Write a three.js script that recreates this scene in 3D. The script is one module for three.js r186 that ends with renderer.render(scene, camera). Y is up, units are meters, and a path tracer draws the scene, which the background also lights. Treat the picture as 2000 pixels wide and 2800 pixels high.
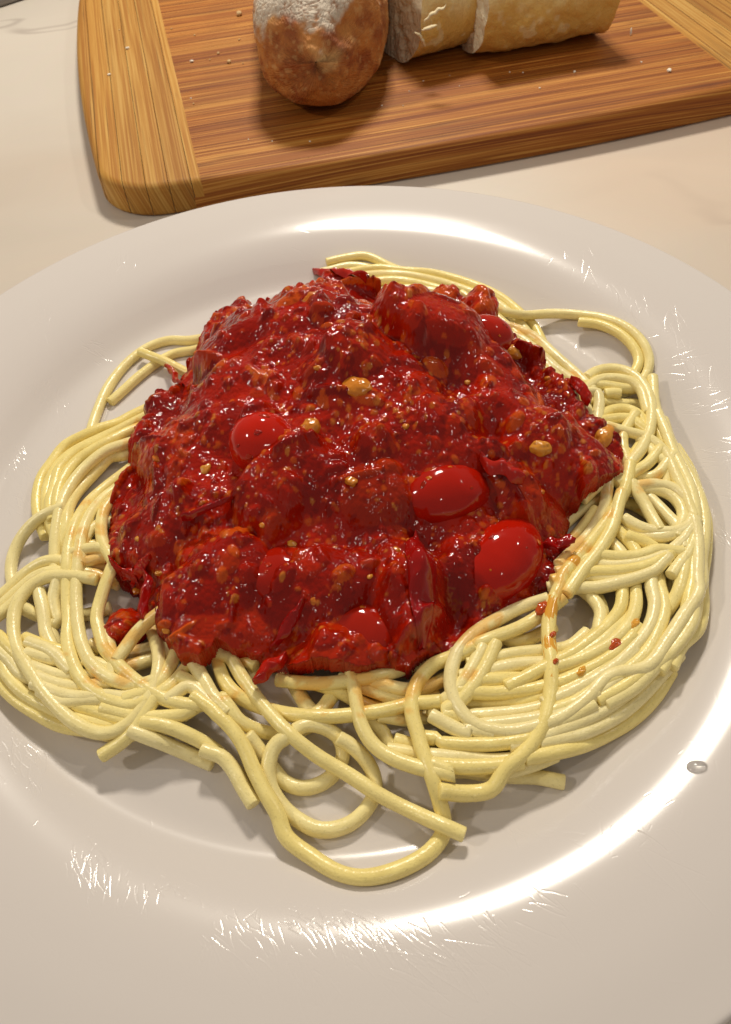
import * as THREE from 'three';
import { mergeGeometries, mergeVertices } from 'three/addons/utils/BufferGeometryUtils.js';
import { RoundedBoxGeometry } from 'three/addons/geometries/RoundedBoxGeometry.js';
import { RectAreaLightUniformsLib } from 'three/addons/lights/RectAreaLightUniformsLib.js';

// ---------------------------------------------------------------- camera, light, exposure
const W = 731, H = 1024;
const scene = new THREE.Scene();
const FOV = 67.4, PITCH = 52.0 * Math.PI / 180, ROLL = -4.42 * Math.PI / 180, DIST = 0.2186;
const camera = new THREE.PerspectiveCamera(FOV, W / H, 0.01, 6);
const EYE = new THREE.Vector3(0, DIST * Math.sin(PITCH), DIST * Math.cos(PITCH));
const FW = new THREE.Vector3(0, -Math.sin(PITCH), -Math.cos(PITCH));
const UP0 = new THREE.Vector3(0, Math.cos(PITCH), -Math.sin(PITCH)), RT0 = new THREE.Vector3(1, 0, 0);
const RT = RT0.clone().multiplyScalar(Math.cos(ROLL)).addScaledVector(UP0, Math.sin(ROLL));
const UPV = UP0.clone().multiplyScalar(Math.cos(ROLL)).addScaledVector(RT0, -Math.sin(ROLL));
camera.position.copy(EYE); camera.up.copy(UPV); camera.lookAt(0, 0, 0);
camera.focus = 0.20; camera.userData.fStop = 36;
camera.updateMatrixWorld();

scene.background = new THREE.Color(0.255, 0.228, 0.198);          // the dim warm kitchen around

const renderer = new THREE.WebGLRenderer({ antialias: true });
renderer.setSize(W, H);
renderer.toneMapping = THREE.LinearToneMapping;
renderer.toneMappingExposure = 1.0;
renderer.shadowMap.enabled = true;
RectAreaLightUniformsLib.init();

const LAMPS = [
  { name: 'offscreen_lamp', label: 'square warm kitchen lamp high behind the cutting board', at: [0.04, 0.63, -0.61], size: [0.125, 0.09], power: 148, tint: [1, 0.92, 0.79] },
  { name: 'offscreen_lamp', label: 'small warm kitchen lamp high on the left of the plate', at: [-0.72, 0.68, 0.02], size: [0.06, 0.06], power: 165, tint: [1, 0.91, 0.78] },
  { name: 'offscreen_lamp', label: 'small warm kitchen lamp high behind the viewer', at: [0.22, 0.75, 0.8], size: [0.055, 0.055], power: 62, tint: [1, 0.92, 0.80] },
  { name: 'offscreen_lamp', label: 'small added lamp high on the right of the plate for extra glints', at: [0.62, 0.8, -0.22], size: [0.045, 0.045], power: 150, tint: [1, 0.92, 0.80] },  // unseen lamp, added to put more glints on the sauce
];

// ---------------------------------------------------------------- helpers
const clamp = (x, a = 0, b = 1) => Math.min(b, Math.max(a, x));
const lerp = (a, b, t) => a + (b - a) * t;
const smooth = (a, b, x) => { const t = clamp((x - a) / (b - a)); return t * t * (3 - 2 * t); };
function rngOf(seed) { let s = seed >>> 0; return () => { s = (s + 0x6D2B79F5) >>> 0; let t = s; t = Math.imul(t ^ (t >>> 15), t | 1); t ^= t + Math.imul(t ^ (t >>> 7), t | 61); return ((t ^ (t >>> 14)) >>> 0) / 4294967296; }; }
const rnd = rngOf(20240611);
const hash = (x, y, z) => { let h = Math.imul(x, 374761393) ^ Math.imul(y, 668265263) ^ Math.imul(z, 2147483647 - 1013); h = Math.imul(h ^ (h >>> 13), 1274126177); return ((h ^ (h >>> 16)) >>> 0) / 4294967296; };
function noise3(x, y, z = 0) {
  const xi = Math.floor(x), yi = Math.floor(y), zi = Math.floor(z);
  let u = x - xi, v = y - yi, w = z - zi; u = u * u * (3 - 2 * u); v = v * v * (3 - 2 * v); w = w * w * (3 - 2 * w);
  const c = (a, b, d) => hash(xi + a, yi + b, zi + d);
  return lerp(lerp(lerp(c(0, 0, 0), c(1, 0, 0), u), lerp(c(0, 1, 0), c(1, 1, 0), u), v), lerp(lerp(c(0, 0, 1), c(1, 0, 1), u), lerp(c(0, 1, 1), c(1, 1, 1), u), v), w);
}
function noise2(x, y, s = 0) {
  const xi = Math.floor(x), yi = Math.floor(y); let u = x - xi, v = y - yi; u = u * u * (3 - 2 * u); v = v * v * (3 - 2 * v);
  return lerp(lerp(hash(xi, yi, s), hash(xi + 1, yi, s), u), lerp(hash(xi, yi + 1, s), hash(xi + 1, yi + 1, s), u), v);
}
const fbm2 = (x, y, s = 0, o = 4) => { let a = 0.5, r = 0, n = 0; for (let i = 0; i < o; i++) { r += a * noise2(x, y, s + i * 17); n += a; x *= 2.03; y *= 2.03; a *= 0.5; } return r / n; };
const fbm3 = (x, y, z, o = 4) => { let a = 0.5, r = 0, n = 0; for (let i = 0; i < o; i++) { r += a * noise3(x, y, z + i * 31); n += a; x *= 2.03; y *= 2.03; z *= 2.03; a *= 0.5; } return r / n; };
function worley(x, y, s) {           // distance to the border between two cells
  const xi = Math.floor(x), yi = Math.floor(y); let d1 = 9, d2 = 9;
  for (let a = -1; a < 2; a++) for (let b = -1; b < 2; b++) {
    const dx = xi + a + hash(xi + a, yi + b, s) - x, dy = yi + b + hash(xi + a, yi + b, s + 7) - y, d = Math.hypot(dx, dy);
    if (d < d1) { d2 = d1; d1 = d; } else if (d < d2) d2 = d;
  }
  return [d1, d2 - d1];
}
function dataTex(w, h, fn, srgb, wrap = THREE.MirroredRepeatWrapping) {
  const a = new Uint8Array(w * h * 4);
  for (let y = 0; y < h; y++) for (let x = 0; x < w; x++) { const c = fn(x / w, y / h), k = (y * w + x) * 4; a[k] = 255 * clamp(c[0]); a[k + 1] = 255 * clamp(c[1]); a[k + 2] = 255 * clamp(c[2]); a[k + 3] = 255; }
  const t = new THREE.DataTexture(a, w, h); t.magFilter = THREE.LinearFilter; t.minFilter = THREE.LinearMipmapLinearFilter; t.generateMipmaps = true;
  t.wrapS = t.wrapT = wrap; if (srgb) t.colorSpace = THREE.SRGBColorSpace; t.needsUpdate = true; return t;
}
// a place in the photograph (its own 2000 x 2800 pixels) seen at a height above the counter
const FPX = 1400 / Math.tan(FOV * Math.PI / 360);
function at(px, py, h) {
  const d = FW.clone().addScaledVector(RT, (px - 1000) / FPX).addScaledVector(UPV, -(py - 1400) / FPX);
  return EYE.clone().addScaledVector(d, (h - EYE.y) / d.y);
}
const names = {};
function numbered(n) { const k = names[n] = (names[n] ?? -1) + 1; return k ? n + '_' + String(k).padStart(3, '0') : n; }
function tag(o, label, category, group, kind) {
  if (label) o.userData.label = label; if (category) o.userData.category = category;
  if (group) o.userData.group = group; if (kind) o.userData.kind = kind; return o;
}
function mesh(name, geo, mat, parent = scene) {
  const m = new THREE.Mesh(geo, mat); m.name = parent === scene ? numbered(name) : name; m.castShadow = m.receiveShadow = true; parent.add(m); return m;
}
function thing(name, p, label, category, group) { const g = new THREE.Group(); g.name = numbered(name); g.position.set(...p); scene.add(g); return tag(g, label, category, group); }
function gridGeo(nu, nv, fn, closeU = false) {      // fn(u, v) -> {p, uv, c}
  const pos = [], uv = [], col = [], idx = []; let hasC = false;
  for (let j = 0; j <= nv; j++) for (let i = 0; i <= nu; i++) { const r = fn(i / nu, j / nv); pos.push(...r.p); uv.push(...(r.uv ?? [i / nu, j / nv])); if (r.c) { hasC = true; col.push(...r.c); } }
  const w = nu + 1;
  for (let j = 0; j < nv; j++) for (let i = 0; i < nu; i++) { const a = j * w + i; idx.push(a, a + 1, a + w, a + 1, a + w + 1, a + w); }
  const g = new THREE.BufferGeometry(); g.setAttribute('position', new THREE.Float32BufferAttribute(pos, 3)); g.setAttribute('uv', new THREE.Float32BufferAttribute(uv, 2));
  if (hasC) g.setAttribute('color', new THREE.Float32BufferAttribute(col, 3)); g.setIndex(idx); g.computeVertexNormals();
  if (closeU) { const n = g.attributes.normal; for (let j = 0; j <= nv; j++) { const a = j * w, b = a + nu, v = new THREE.Vector3(n.getX(a) + n.getX(b), n.getY(a) + n.getY(b), n.getZ(a) + n.getZ(b)).normalize(); n.setXYZ(a, v.x, v.y, v.z); n.setXYZ(b, v.x, v.y, v.z); } }
  return g;
}

// ---------------------------------------------------------------- lamps (outside the frame, seen in the glaze and the sauce; the right one added for glints)
for (const L of LAMPS) {
  const g = thing(L.name, L.at, L.label, 'lamp');
  const housing = mesh('housing', new RoundedBoxGeometry(L.size[0] + 0.03, L.size[1] + 0.03, 0.03, 3, 0.008), new THREE.MeshStandardMaterial({ color: 0x777570, roughness: 0.5, metalness: 0.6 }), g);
  housing.position.z = 0.0175;
  const em = new THREE.MeshStandardMaterial({ color: 0x222222, emissive: new THREE.Color(...L.tint), emissiveIntensity: 4, roughness: 1 });
  mesh('diffuser', new THREE.PlaneGeometry(L.size[0], L.size[1]).rotateX(Math.PI), em, g).position.z = 0.0005;
  const light = new THREE.RectAreaLight(new THREE.Color(...L.tint), L.power, L.size[0], L.size[1]);
  light.position.set(0, 0, -0.004); g.add(light);
  const aim = new THREE.Vector3(0, 0.01, -0.02), m = new THREE.Matrix4().lookAt(new THREE.Vector3(...L.at), aim, new THREE.Vector3(0, 0, 1));
  g.quaternion.setFromRotationMatrix(m);              // its -z faces the plate
}

// ---------------------------------------------------------------- countertop
{
  const veins = dataTex(1024, 1024, (u, v) => {
    const x = u * 4.2, y = v * 9;
    const warp = fbm2(x * 1.3, y * 0.9, 3, 4) * 2.6;
    const cloud = fbm2(x * 0.9 + 3, y * 1.2 + warp * 0.5, 11, 4), warm = smooth(0.45, 0.75, fbm2(x * 0.6 + 9, y * 0.5 + warp * 0.25, 23, 3));
    const a = Math.abs(fbm2(x * 0.8 + warp * 0.25, y * 0.55 + warp, 41, 3) - 0.5), vein = (1 - smooth(0.0, 0.018, a)) * smooth(0.48, 0.7, fbm2(x * 1.5, y * 0.9, 77, 2));
    const b = 0.815 + (cloud - 0.5) * 0.10 - vein * 0.10;
    return [b + 0.012 * warm, b * lerp(0.955, 0.925, warm) - vein * 0.01, b * lerp(0.895, 0.835, warm) - vein * 0.01];  // orange tint of the LED light painted into the marble colour
  }, true);
  const m = new THREE.MeshPhysicalMaterial({ map: veins, roughness: 0.42, clearcoat: 0.25, clearcoatRoughness: 0.3 });
  const g = new THREE.BoxGeometry(1.7, 0.03, 1.35); const p = g.attributes.position, uv = g.attributes.uv;
  for (let i = 0; i < p.count; i++) uv.setXY(i, p.getX(i) / 0.8 + 0.5, p.getZ(i) / 0.8 + 0.5);
  const t = mesh('countertop', g, m); t.position.set(0, -0.015, -0.05); tag(t, 'pale warm marble countertop with faint grey veins and painted orange lamp tint', 'countertop', null, 'structure');
}

// ---------------------------------------------------------------- plate
const PC = new THREE.Vector3(-0.0076, 0, -0.0057), RIM = 0.1458;
const slopeAt = (r) => {
  if (r < 0.0935) return 0;
  if (r < 0.1025) return lerp(0, 0.56, smooth(0.0935, 0.1025, r));
  if (r < 0.1065) return 0.56;
  if (r < 0.1245) return lerp(0.56, 0.13, smooth(0.100, 0.1245, r) * 0.6 + 0.4 * (r - 0.1065) / 0.018);
  return lerp(0.13, 0.0, smooth(0.1245, 0.138, r));
};
const PROF = []; { let h = 0.0034; for (let i = 0; i <= 1458; i++) { PROF.push(h); h += slopeAt(i * 1e-4) * 1e-4; } }
const plateR = (r) => PROF[Math.min(1458, Math.max(0, Math.round(r * 1e4)))];
const plateH = (x, z) => { const r = Math.hypot(x - PC.x, z - PC.z); return r > RIM ? 0 : plateR(r); };
const TEXSPAN = 0.29;
{
  const N = 2048, cv = document.createElement('canvas'); cv.width = cv.height = N; const c = cv.getContext('2d');
  c.fillStyle = '#808080'; c.fillRect(0, 0, N, N);
  const rs = rngOf(77), toPx = (x, z) => [((x - PC.x) / TEXSPAN + 0.5) * N, ((z - PC.z) / TEXSPAN + 0.5) * N];
  c.lineCap = 'round';
  const scratch = (x, y, ang, len, wd, val, bend = 0) => {
    c.strokeStyle = val > 0 ? `rgba(255,255,255,${val})` : `rgba(0,0,0,${-val})`; c.lineWidth = wd; c.beginPath(); c.moveTo(x, y);
    const ex = x + Math.cos(ang) * len, ey = y + Math.sin(ang) * len; c.quadraticCurveTo((x + ex) / 2 - Math.sin(ang) * bend * len, (y + ey) / 2 + Math.cos(ang) * bend * len, ex, ey); c.stroke();
  };
  // scuffed places that the photograph shows: x, y in its pixels, spread, count, direction on the plate, length in mm
  const scuffs = [[600, 740, 40, 22, 2.2, 3], [735, 570, 26, 10, 1.2, 4], [340, 695, 26, 8, 1.8, 5], [790, 670, 60, 24, 0.5, 3], [115, 840, 30, 14, 1.7, 8], [110, 1020, 40, 22, 1.6, 4], [40, 1190, 50, 34, 1.2, 5], [20, 1300, 40, 30, 0.8, 4],
    [240, 900, 30, 12, 0.3, 3], [140, 1100, 36, 16, 1.5, 4], [1430, 780, 70, 26, 0.4, 4], [1590, 700, 30, 10, 1.7, 8], [1600, 830, 70, 18, 1.5, 5], [1700, 790, 30, 8, 1.6, 9], [1740, 830, 40, 12, 1.3, 6], [1830, 850, 24, 8, 1.7, 11], [1890, 950, 46, 24, 1.6, 9], [1840, 950, 60, 16, 0.1, 5],
    [1900, 1080, 60, 50, 0.2, 4], [1950, 1190, 46, 60, 0.4, 4], [1975, 1290, 40, 40, 0.9, 4], [1985, 1400, 30, 30, 1.3, 5], [20, 2010, 44, 60, 1.1, 4], [65, 2105, 20, 16, 1.2, 3], [215, 2315, 46, 44, 1.3, 4], [330, 2390, 80, 50, 1.3, 3], [220, 2390, 24, 12, 1.2, 3], [450, 2395, 36, 14, 0.7, 3],
    [560, 2570, 20, 16, 1.4, 4], [640, 2520, 70, 46, 0.9, 4], [800, 2530, 60, 50, 0.8, 3], [930, 2520, 60, 46, 0.9, 4], [1000, 2560, 90, 90, 1.0, 4], [1150, 2580, 90, 70, 1.0, 5], [1330, 2560, 70, 34, 0.9, 6], [1100, 2640, 60, 16, 0.55, 9], [1200, 2600, 50, 22, 0.6, 7], [830, 2640, 60, 14, 0.9, 5], [700, 2600, 60, 14, 1.1, 6],
    [1500, 2470, 60, 14, 0.7, 5], [1780, 2290, 60, 8, 0.8, 9], [1530, 2245, 40, 10, 0.5, 4], [1410, 2235, 16, 9, 1.0, 3], [130, 1430, 36, 26, 1.2, 3], [90, 1560, 30, 20, 1.0, 3], [1560, 900, 50, 8, 0.5, 5]];
  for (const [px, py, spread, n, ang, len] of scuffs) for (let k = 0; k < (n > 40 ? n * 0.45 : px < 400 && py < 1700 ? n * 1.5 : n * 0.85); k++) {
    const q = (rs() + rs() - 1) * spread * 1.6, s = (rs() + rs() - 1) * spread * 1.2, P = at(px + q, py + s, 0.0145), [x, y] = toPx(P.x, P.z);
    const l = len * (0.3 + rs() * 1.1) * N / 290;
    scratch(x, y, ang + (rs() - 0.5) * 0.9, l, (px < 400 && py < 1700 ? 0.9 : 0.5) + rs() * 0.6, (rs() < 0.7 ? 1 : -1) * (0.35 + 0.65 * rs()), (rs() - 0.5) * 0.3);
  }
  for (let k = 0; k < 1500; k++) {                     // fine knife and stacking marks all round the rim
    const a = rs() * 6.283, r = 0.1 + 0.038 * rs(), x = N / 2 + Math.cos(a) * r * N / TEXSPAN, y = N / 2 + Math.sin(a) * r * N / TEXSPAN;
    scratch(x, y, rs() * 6.283, (1 + 4 * rs() * rs()) * N / 290, 0.7 + 0.5 * rs(), (rs() < 0.5 ? 1 : -1) * (0.08 + 0.22 * rs()), (rs() - 0.5) * 0.3);
  }
  for (let k = 0; k < 340; k++) {
    const a = rs() * 6.283, r = 0.095 * Math.sqrt(rs()), x = N / 2 + Math.cos(a) * r * N / TEXSPAN, y = N / 2 + Math.sin(a) * r * N / TEXSPAN;
    scratch(x, y, rs() * 6.283, (2 + 9 * rs() * rs()) * N / 290, 0.8, (rs() < 0.5 ? 1 : -1) * (0.1 + 0.2 * rs()), (rs() - 0.5) * 0.2);
  }
  const bump = new THREE.CanvasTexture(cv); bump.wrapS = bump.wrapT = THREE.ClampToEdgeWrapping; bump.flipY = false;
  const glaze = new THREE.MeshPhysicalMaterial({ color: new THREE.Color(0.66, 0.61, 0.575), roughness: 0.14, ior: 1.45, bumpMap: bump, bumpScale: 0.00009 });
  const prof = []; for (let i = 0; i <= 26; i++) prof.push([0.0935 * i / 26, plateR(0.0935 * i / 26)]);
  for (let r = 0.094; r < 0.1443; r += 0.00045) prof.push([r, plateR(r)]);
  const he = plateR(0.1446);
  for (let k = 0; k <= 8; k++) { const t = k / 8 * Math.PI; prof.push([0.1446 + 0.0012 * Math.sin(t), he - 0.0012 + 0.0012 * Math.cos(t)]); }
  prof.push([0.125, 0.0118], [0.116, 0.0088], [0.104, 0.0035], [0.090, 0.0004], [0.084, 0.0002], [0.082, 0.0016], [0, 0.0016]);
  const g = new THREE.LatheGeometry(prof.map(([r, y]) => new THREE.Vector2(r, y)), 300), p = g.attributes.position, uv = g.attributes.uv;
  for (let i = 0; i < p.count; i++) uv.setXY(i, p.getX(i) / TEXSPAN + 0.5, p.getZ(i) / TEXSPAN + 0.5);
  const pl = mesh('dinner_plate', g, glaze); pl.position.copy(PC); tag(pl, 'round white glazed plate with a wide scuffed rim, heaped with spaghetti', 'plate');
  // a drop of water on the rim
  const dp = at(1917, 2083, 0.0142), r = Math.hypot(dp.x - PC.x, dp.z - PC.z), dg = new THREE.SphereGeometry(0.0021, 32, 16, 0, Math.PI * 2, 0, Math.PI / 2).scale(1.0, 0.36, 0.72);
  const bottom = new THREE.CircleGeometry(0.0021, 32).rotateX(Math.PI / 2).scale(1, 1, 0.72);
  const d = mesh('water_drop', mergeGeometries([dg, bottom]), new THREE.MeshPhysicalMaterial({ color: 0xffffff, transmission: 1, thickness: 0.002, ior: 1.33, roughness: 0.02 }));
  d.position.set(dp.x, plateR(r) + 0.00012, dp.z); const sl = Math.atan(slopeAt(r)), az = Math.atan2(dp.z - PC.z, dp.x - PC.x);
  d.quaternion.setFromAxisAngle(new THREE.Vector3(-Math.sin(az), 0, Math.cos(az)), sl); d.rotateY(-0.1);
  tag(d, 'clear water drop on the right shoulder of the plate', 'water drop');
}
// ---------------------------------------------------------------- cutting board
const BT = 0.0135;                                    // its thickness
const BPHI = 10.9 * Math.PI / 180;
const bx = new THREE.Vector3(Math.cos(BPHI), 0, -Math.sin(BPHI)), bz = new THREE.Vector3(Math.sin(BPHI), 0, Math.cos(BPHI));   // along the grain, and towards the viewer
const toBoard = (P) => [P.x * bx.x + P.z * bx.z, P.x * bz.x + P.z * bz.z];
const boardAt = (px, py, h = BT) => toBoard(at(px, py, h));
{
  const seamL = [boardAt(430, 0)[0], boardAt(548, 470)[0]], seamR = [boardAt(1745, 0)[0], boardAt(2000, 195)[0]];
  const sL = (seamL[0] + seamL[1]) / 2, sR = (seamR[0] + seamR[1]) / 2;
  const front = boardAt(1250, 386)[1], frontL = boardAt(563, 470)[1], left = boardAt(214, 180)[0] - 0.001, capW = sL - left;
  const right = sR + capW, cx = (left + right) / 2, hx = (right - left) / 2, depth = 0.30, cz = front - depth / 2, hz = depth / 2;
  0 && console.log('board', sL, sR, left, right, front, frontL, boardAt(1000, 425)[1], boardAt(1985, 248)[1], boardAt(250, 470), boardAt(330, 520));
  const bowF = 0.009, bowS = 0.008, RC = 0.0215;       // its edges bow outwards a little, its corners are round
  const outline = [];
  { // walk round a rounded rectangle, then bow it
    const n = 520, sx = hx - RC, sz = hz - RC, pts = [];
    const seg = [[-sx, hz, sx, hz], [hx, sz, hx, -sz], [sx, -hz, -sx, -hz], [-hx, -sz, -hx, sz]], cs = [[sx, sz, Math.PI / 2], [sx, -sz, 0], [-sx, -sz, -Math.PI / 2], [-sx, sz, Math.PI]];
    for (let k = 0; k < 4; k++) {
      const s = seg[k]; for (let i = 0; i < 100; i++) pts.push([lerp(s[0], s[2], i / 100), lerp(s[1], s[3], i / 100)]);
      const c = cs[k]; for (let i = 0; i < 30; i++) { const t = c[2] - i / 30 * Math.PI / 2; pts.push([c[0] + RC * Math.cos(t), c[1] + RC * Math.sin(t)]); }
    }
    for (const [x, z] of pts) {
      const u = x / hx, v = z / hz;
      outline.push([cx + x - Math.sign(x) * bowS * v * v * Math.abs(u), cz + z - Math.sign(z) * bowF * u * u * Math.abs(v)]);
    }
  }
  // rings: from the middle of the top outwards, over the rounded edge, down the side and under
  const M = outline.length, inset = (d) => outline.map((p, i) => { const a = outline[(i + M - 2) % M], b = outline[(i + 2) % M], tx = b[0] - a[0], tz = b[1] - a[1], l = Math.hypot(tx, tz); return [p[0] - tz / l * -d * -1, p[1] + tx / l * d * 1]; });
  const sgn = (() => { const q = inset(0.005); return Math.abs(q[50][1] - cz) < Math.abs(outline[50][1] - cz) ? 1 : -1; })();
  const R = 0.0034, rings = [];
  for (const k of [0, 0.25, 0.5, 0.75, 0.92]) { const e = inset(sgn * R); rings.push(e.map(([x, z]) => [cx + (x - cx) * k, BT, cz + (z - cz) * k, 0])); }
  for (let i = 0; i <= 7; i++) { const t = i / 7 * Math.PI / 2; rings.push(inset(sgn * R * (1 - Math.sin(t))).map(([x, z]) => [x, BT - R * (1 - Math.cos(t)), z])); }
  const R2 = 0.002;
  rings.push(outline.map(([x, z]) => [x, (BT - R) * 0.55 + R2 * 0.45, z]));
  for (let i = 0; i <= 4; i++) { const t = i / 4 * Math.PI / 2; rings.push(inset(sgn * R2 * (1 - Math.cos(t))).map(([x, z]) => [x, R2 * (1 - Math.sin(t)), z])); }
  let tris = [];
  for (let j = 0; j + 1 < rings.length; j++) for (let i = 0; i < M; i++) { const a = rings[j][i], b = rings[j][(i + 1) % M], c = rings[j + 1][i], d = rings[j + 1][(i + 1) % M]; tris.push([a, c, b], [b, c, d]); }
  const cut = (list, axis, v, keepBelow) => {          // clip triangles at a plane
    const out = [];
    for (const t of list) {
      const q = []; for (let i = 0; i < 3; i++) { const a = t[i], b = t[(i + 1) % 3], da = (a[axis] - v) * (keepBelow ? -1 : 1), db = (b[axis] - v) * (keepBelow ? -1 : 1); if (da >= 0) q.push(a); if ((da > 0 && db < 0) || (da < 0 && db > 0)) { const s = da / (da - db); q.push([0, 1, 2].map((k) => lerp(a[k], b[k], s))); } }
      for (let i = 1; i + 1 < q.length; i++) out.push([q[0], q[i], q[i + 1]]);
    }
    return out;
  };
  const between = (list, axis, a, b) => cut(cut(list, axis, a, false), axis, b, true);
  const flip = (() => { const [a, b, c] = tris[M * 2 + 7]; return (b[2] - a[2]) * (c[0] - a[0]) - (b[0] - a[0]) * (c[2] - a[2]) < 0; })();
  const geoOf = (list, along, off) => {
    const pos = [], uv = [];
    for (const t of list) for (const p of flip ? [t[0], t[2], t[1]] : t) {
      const P = bx.clone().multiplyScalar(p[0]).addScaledVector(bz, p[2]); pos.push(P.x, p[1], P.z);
      const s = p[2] + (BT - p[1]), u = p[0] + (along === 'z' ? 0 : 0); uv.push(...(along === 'z' ? [s / 0.24 + off, (u - (BT - p[1]) * 0.3) / 0.06 + off * 3] : [u / 0.30 + off, s / 0.06 + off * 3]));
    }
    let g = new THREE.BufferGeometry(); g.setAttribute('position', new THREE.Float32BufferAttribute(pos, 3)); g.setAttribute('uv', new THREE.Float32BufferAttribute(uv, 2));
    g = mergeVertices(g, 1e-6); g.computeVertexNormals(); return g;
  };
  // bamboo: long fibres of two tones, darker nodes now and then
  const grain = (seed, base, dark, pale, fine) => dataTex(1024, 512, (u, v) => {
    const f = fbm2(u * 4, v * 105, seed, 4), g = fbm2(u * 7, v * 200, seed + 5, 3), band = noise2(u * 1.2, v * 11, seed + 9), n = smooth(0.62, 0.8, fbm2(u * 5, v * 9, seed + 13, 4));
    const l = clamp(0.5 + (f - 0.5) * 1.6 + (g - 0.5) * fine + (band - 0.5) * 0.35), st = smooth(0.72, 0.80, fbm2(u * 3, v * 120, seed + 19, 3));
    return [0, 1, 2].map((k) => lerp(lerp(dark[k], lerp(base[k], pale[k], smooth(0.5, 1, l)), smooth(0.05, 0.62, l)), dark[k] * 0.62, 0.34 * n + 0.5 * st));
  }, true);
  const rough = dataTex(512, 512, (u, v) => { const a = fbm2(u * 5, v * 90, 91, 3), b = 0.5 + 0.5 * (a - 0.5) * 2; return [b, b, b]; });
  const tones = [[1, 1, 1], [0.90, 0.87, 0.83], [1.06, 1.05, 1.0], [0.83, 0.78, 0.72], [0.96, 0.94, 0.91]];
  const brown = grain(5, [0.66, 0.40, 0.125], [0.52, 0.265, 0.05], [0.81, 0.58, 0.27], 0.8), yellow = grain(40, [0.735, 0.535, 0.235], [0.655, 0.435, 0.15], [0.80, 0.63, 0.34], 0.5);
  const mats = (map) => tones.map((t) => new THREE.MeshPhysicalMaterial({ map, color: new THREE.Color(...t.map((x) => Math.min(1, x * 0.94))), roughness: 0.62, specularIntensity: 0.7, bumpMap: rough, bumpScale: 0.00012 }));
  const mB = mats(brown), mY = mats(yellow);
  const root = thing('cutting_board', [0, 0, 0], 'brown and yellow bamboo cutting board with rounded corners behind the plate', 'cutting board');
  const centre = new THREE.Group(); centre.name = 'centre_panel'; root.add(centre);
  const rs = rngOf(31);
  const zs = []; { let z = cz + hz + 0.001; while (z > cz - hz - 0.002) { zs.push(z); z -= 0.0045 + 0.0065 * rs(); } zs.push(cz - hz - 0.01); }
  const step = (list, side, keepOuter) => {            // the pale cap reaches further over the top layer than below it
    const d = 0.0042, up = cut(list, 1, BT - 0.0072, false), low = cut(list, 1, BT - 0.0072, true), v = side < 0 ? sL : sR, w = v + side * d;
    return side < 0 ? [...cut(up, 0, v, keepOuter), ...cut(low, 0, w, keepOuter)] : [...cut(up, 0, v, !keepOuter), ...cut(low, 0, w, !keepOuter)];
  };
  let mid = step(step(tris, -1, false), 1, false);
  for (let i = 0; i + 1 < zs.length; i++) { const part = between(mid, 2, zs[i + 1] + 0.00007, zs[i] - 0.00007); if (part.length) mesh('stave', geoOf(part, 'x', rs() * 4), mB[Math.floor(rs() * 5)], centre); }
  for (const side of [-1, 1]) {
    const cap = new THREE.Group(); cap.name = 'end_cap'; root.add(cap); let list = step(tris, side, true);
    const a = side < 0 ? left - 0.002 : sR - 0.005, b = side < 0 ? sL + 0.005 : right + 0.002, n = 6;
    for (let k = 0; k < n; k++) { const part = between(list, 0, lerp(a, b, k / n) + 0.00012, lerp(a, b, (k + 1) / n) - 0.00012); if (part.length) mesh('stave', geoOf(part, 'z', rs() * 4), mY[Math.floor(rs() * 5)], cap); }
  }
}
// ---------------------------------------------------------------- bread on the board
const noiseBump = (seed, sx, sy, o = 4, n = 512) => dataTex(n, n, (u, v) => { const a = fbm2(u * sx, v * sy, seed, o); return [a, a, a]; });
const crumbBump = noiseBump(301, 40, 40, 4), crustBump = noiseBump(311, 60, 60, 5);
const polyDist = (x, z, poly) => {                    // signed distance, positive inside
  let d = 1e9, inside = false;
  for (let i = 0, j = poly.length - 1; i < poly.length; j = i++) {
    const [ax, az] = poly[j], [bx_, bz_] = poly[i], ex = bx_ - ax, ez = bz_ - az, t = clamp(((x - ax) * ex + (z - az) * ez) / (ex * ex + ez * ez + 1e-15));
    d = Math.min(d, Math.hypot(x - ax - ex * t, z - az - ez * t));
    if ((az > z) !== (bz_ > z) && x < (bx_ - ax) * (z - az) / (bz_ - az) + ax) inside = !inside;
  }
  return inside ? d : -d;
};
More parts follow.
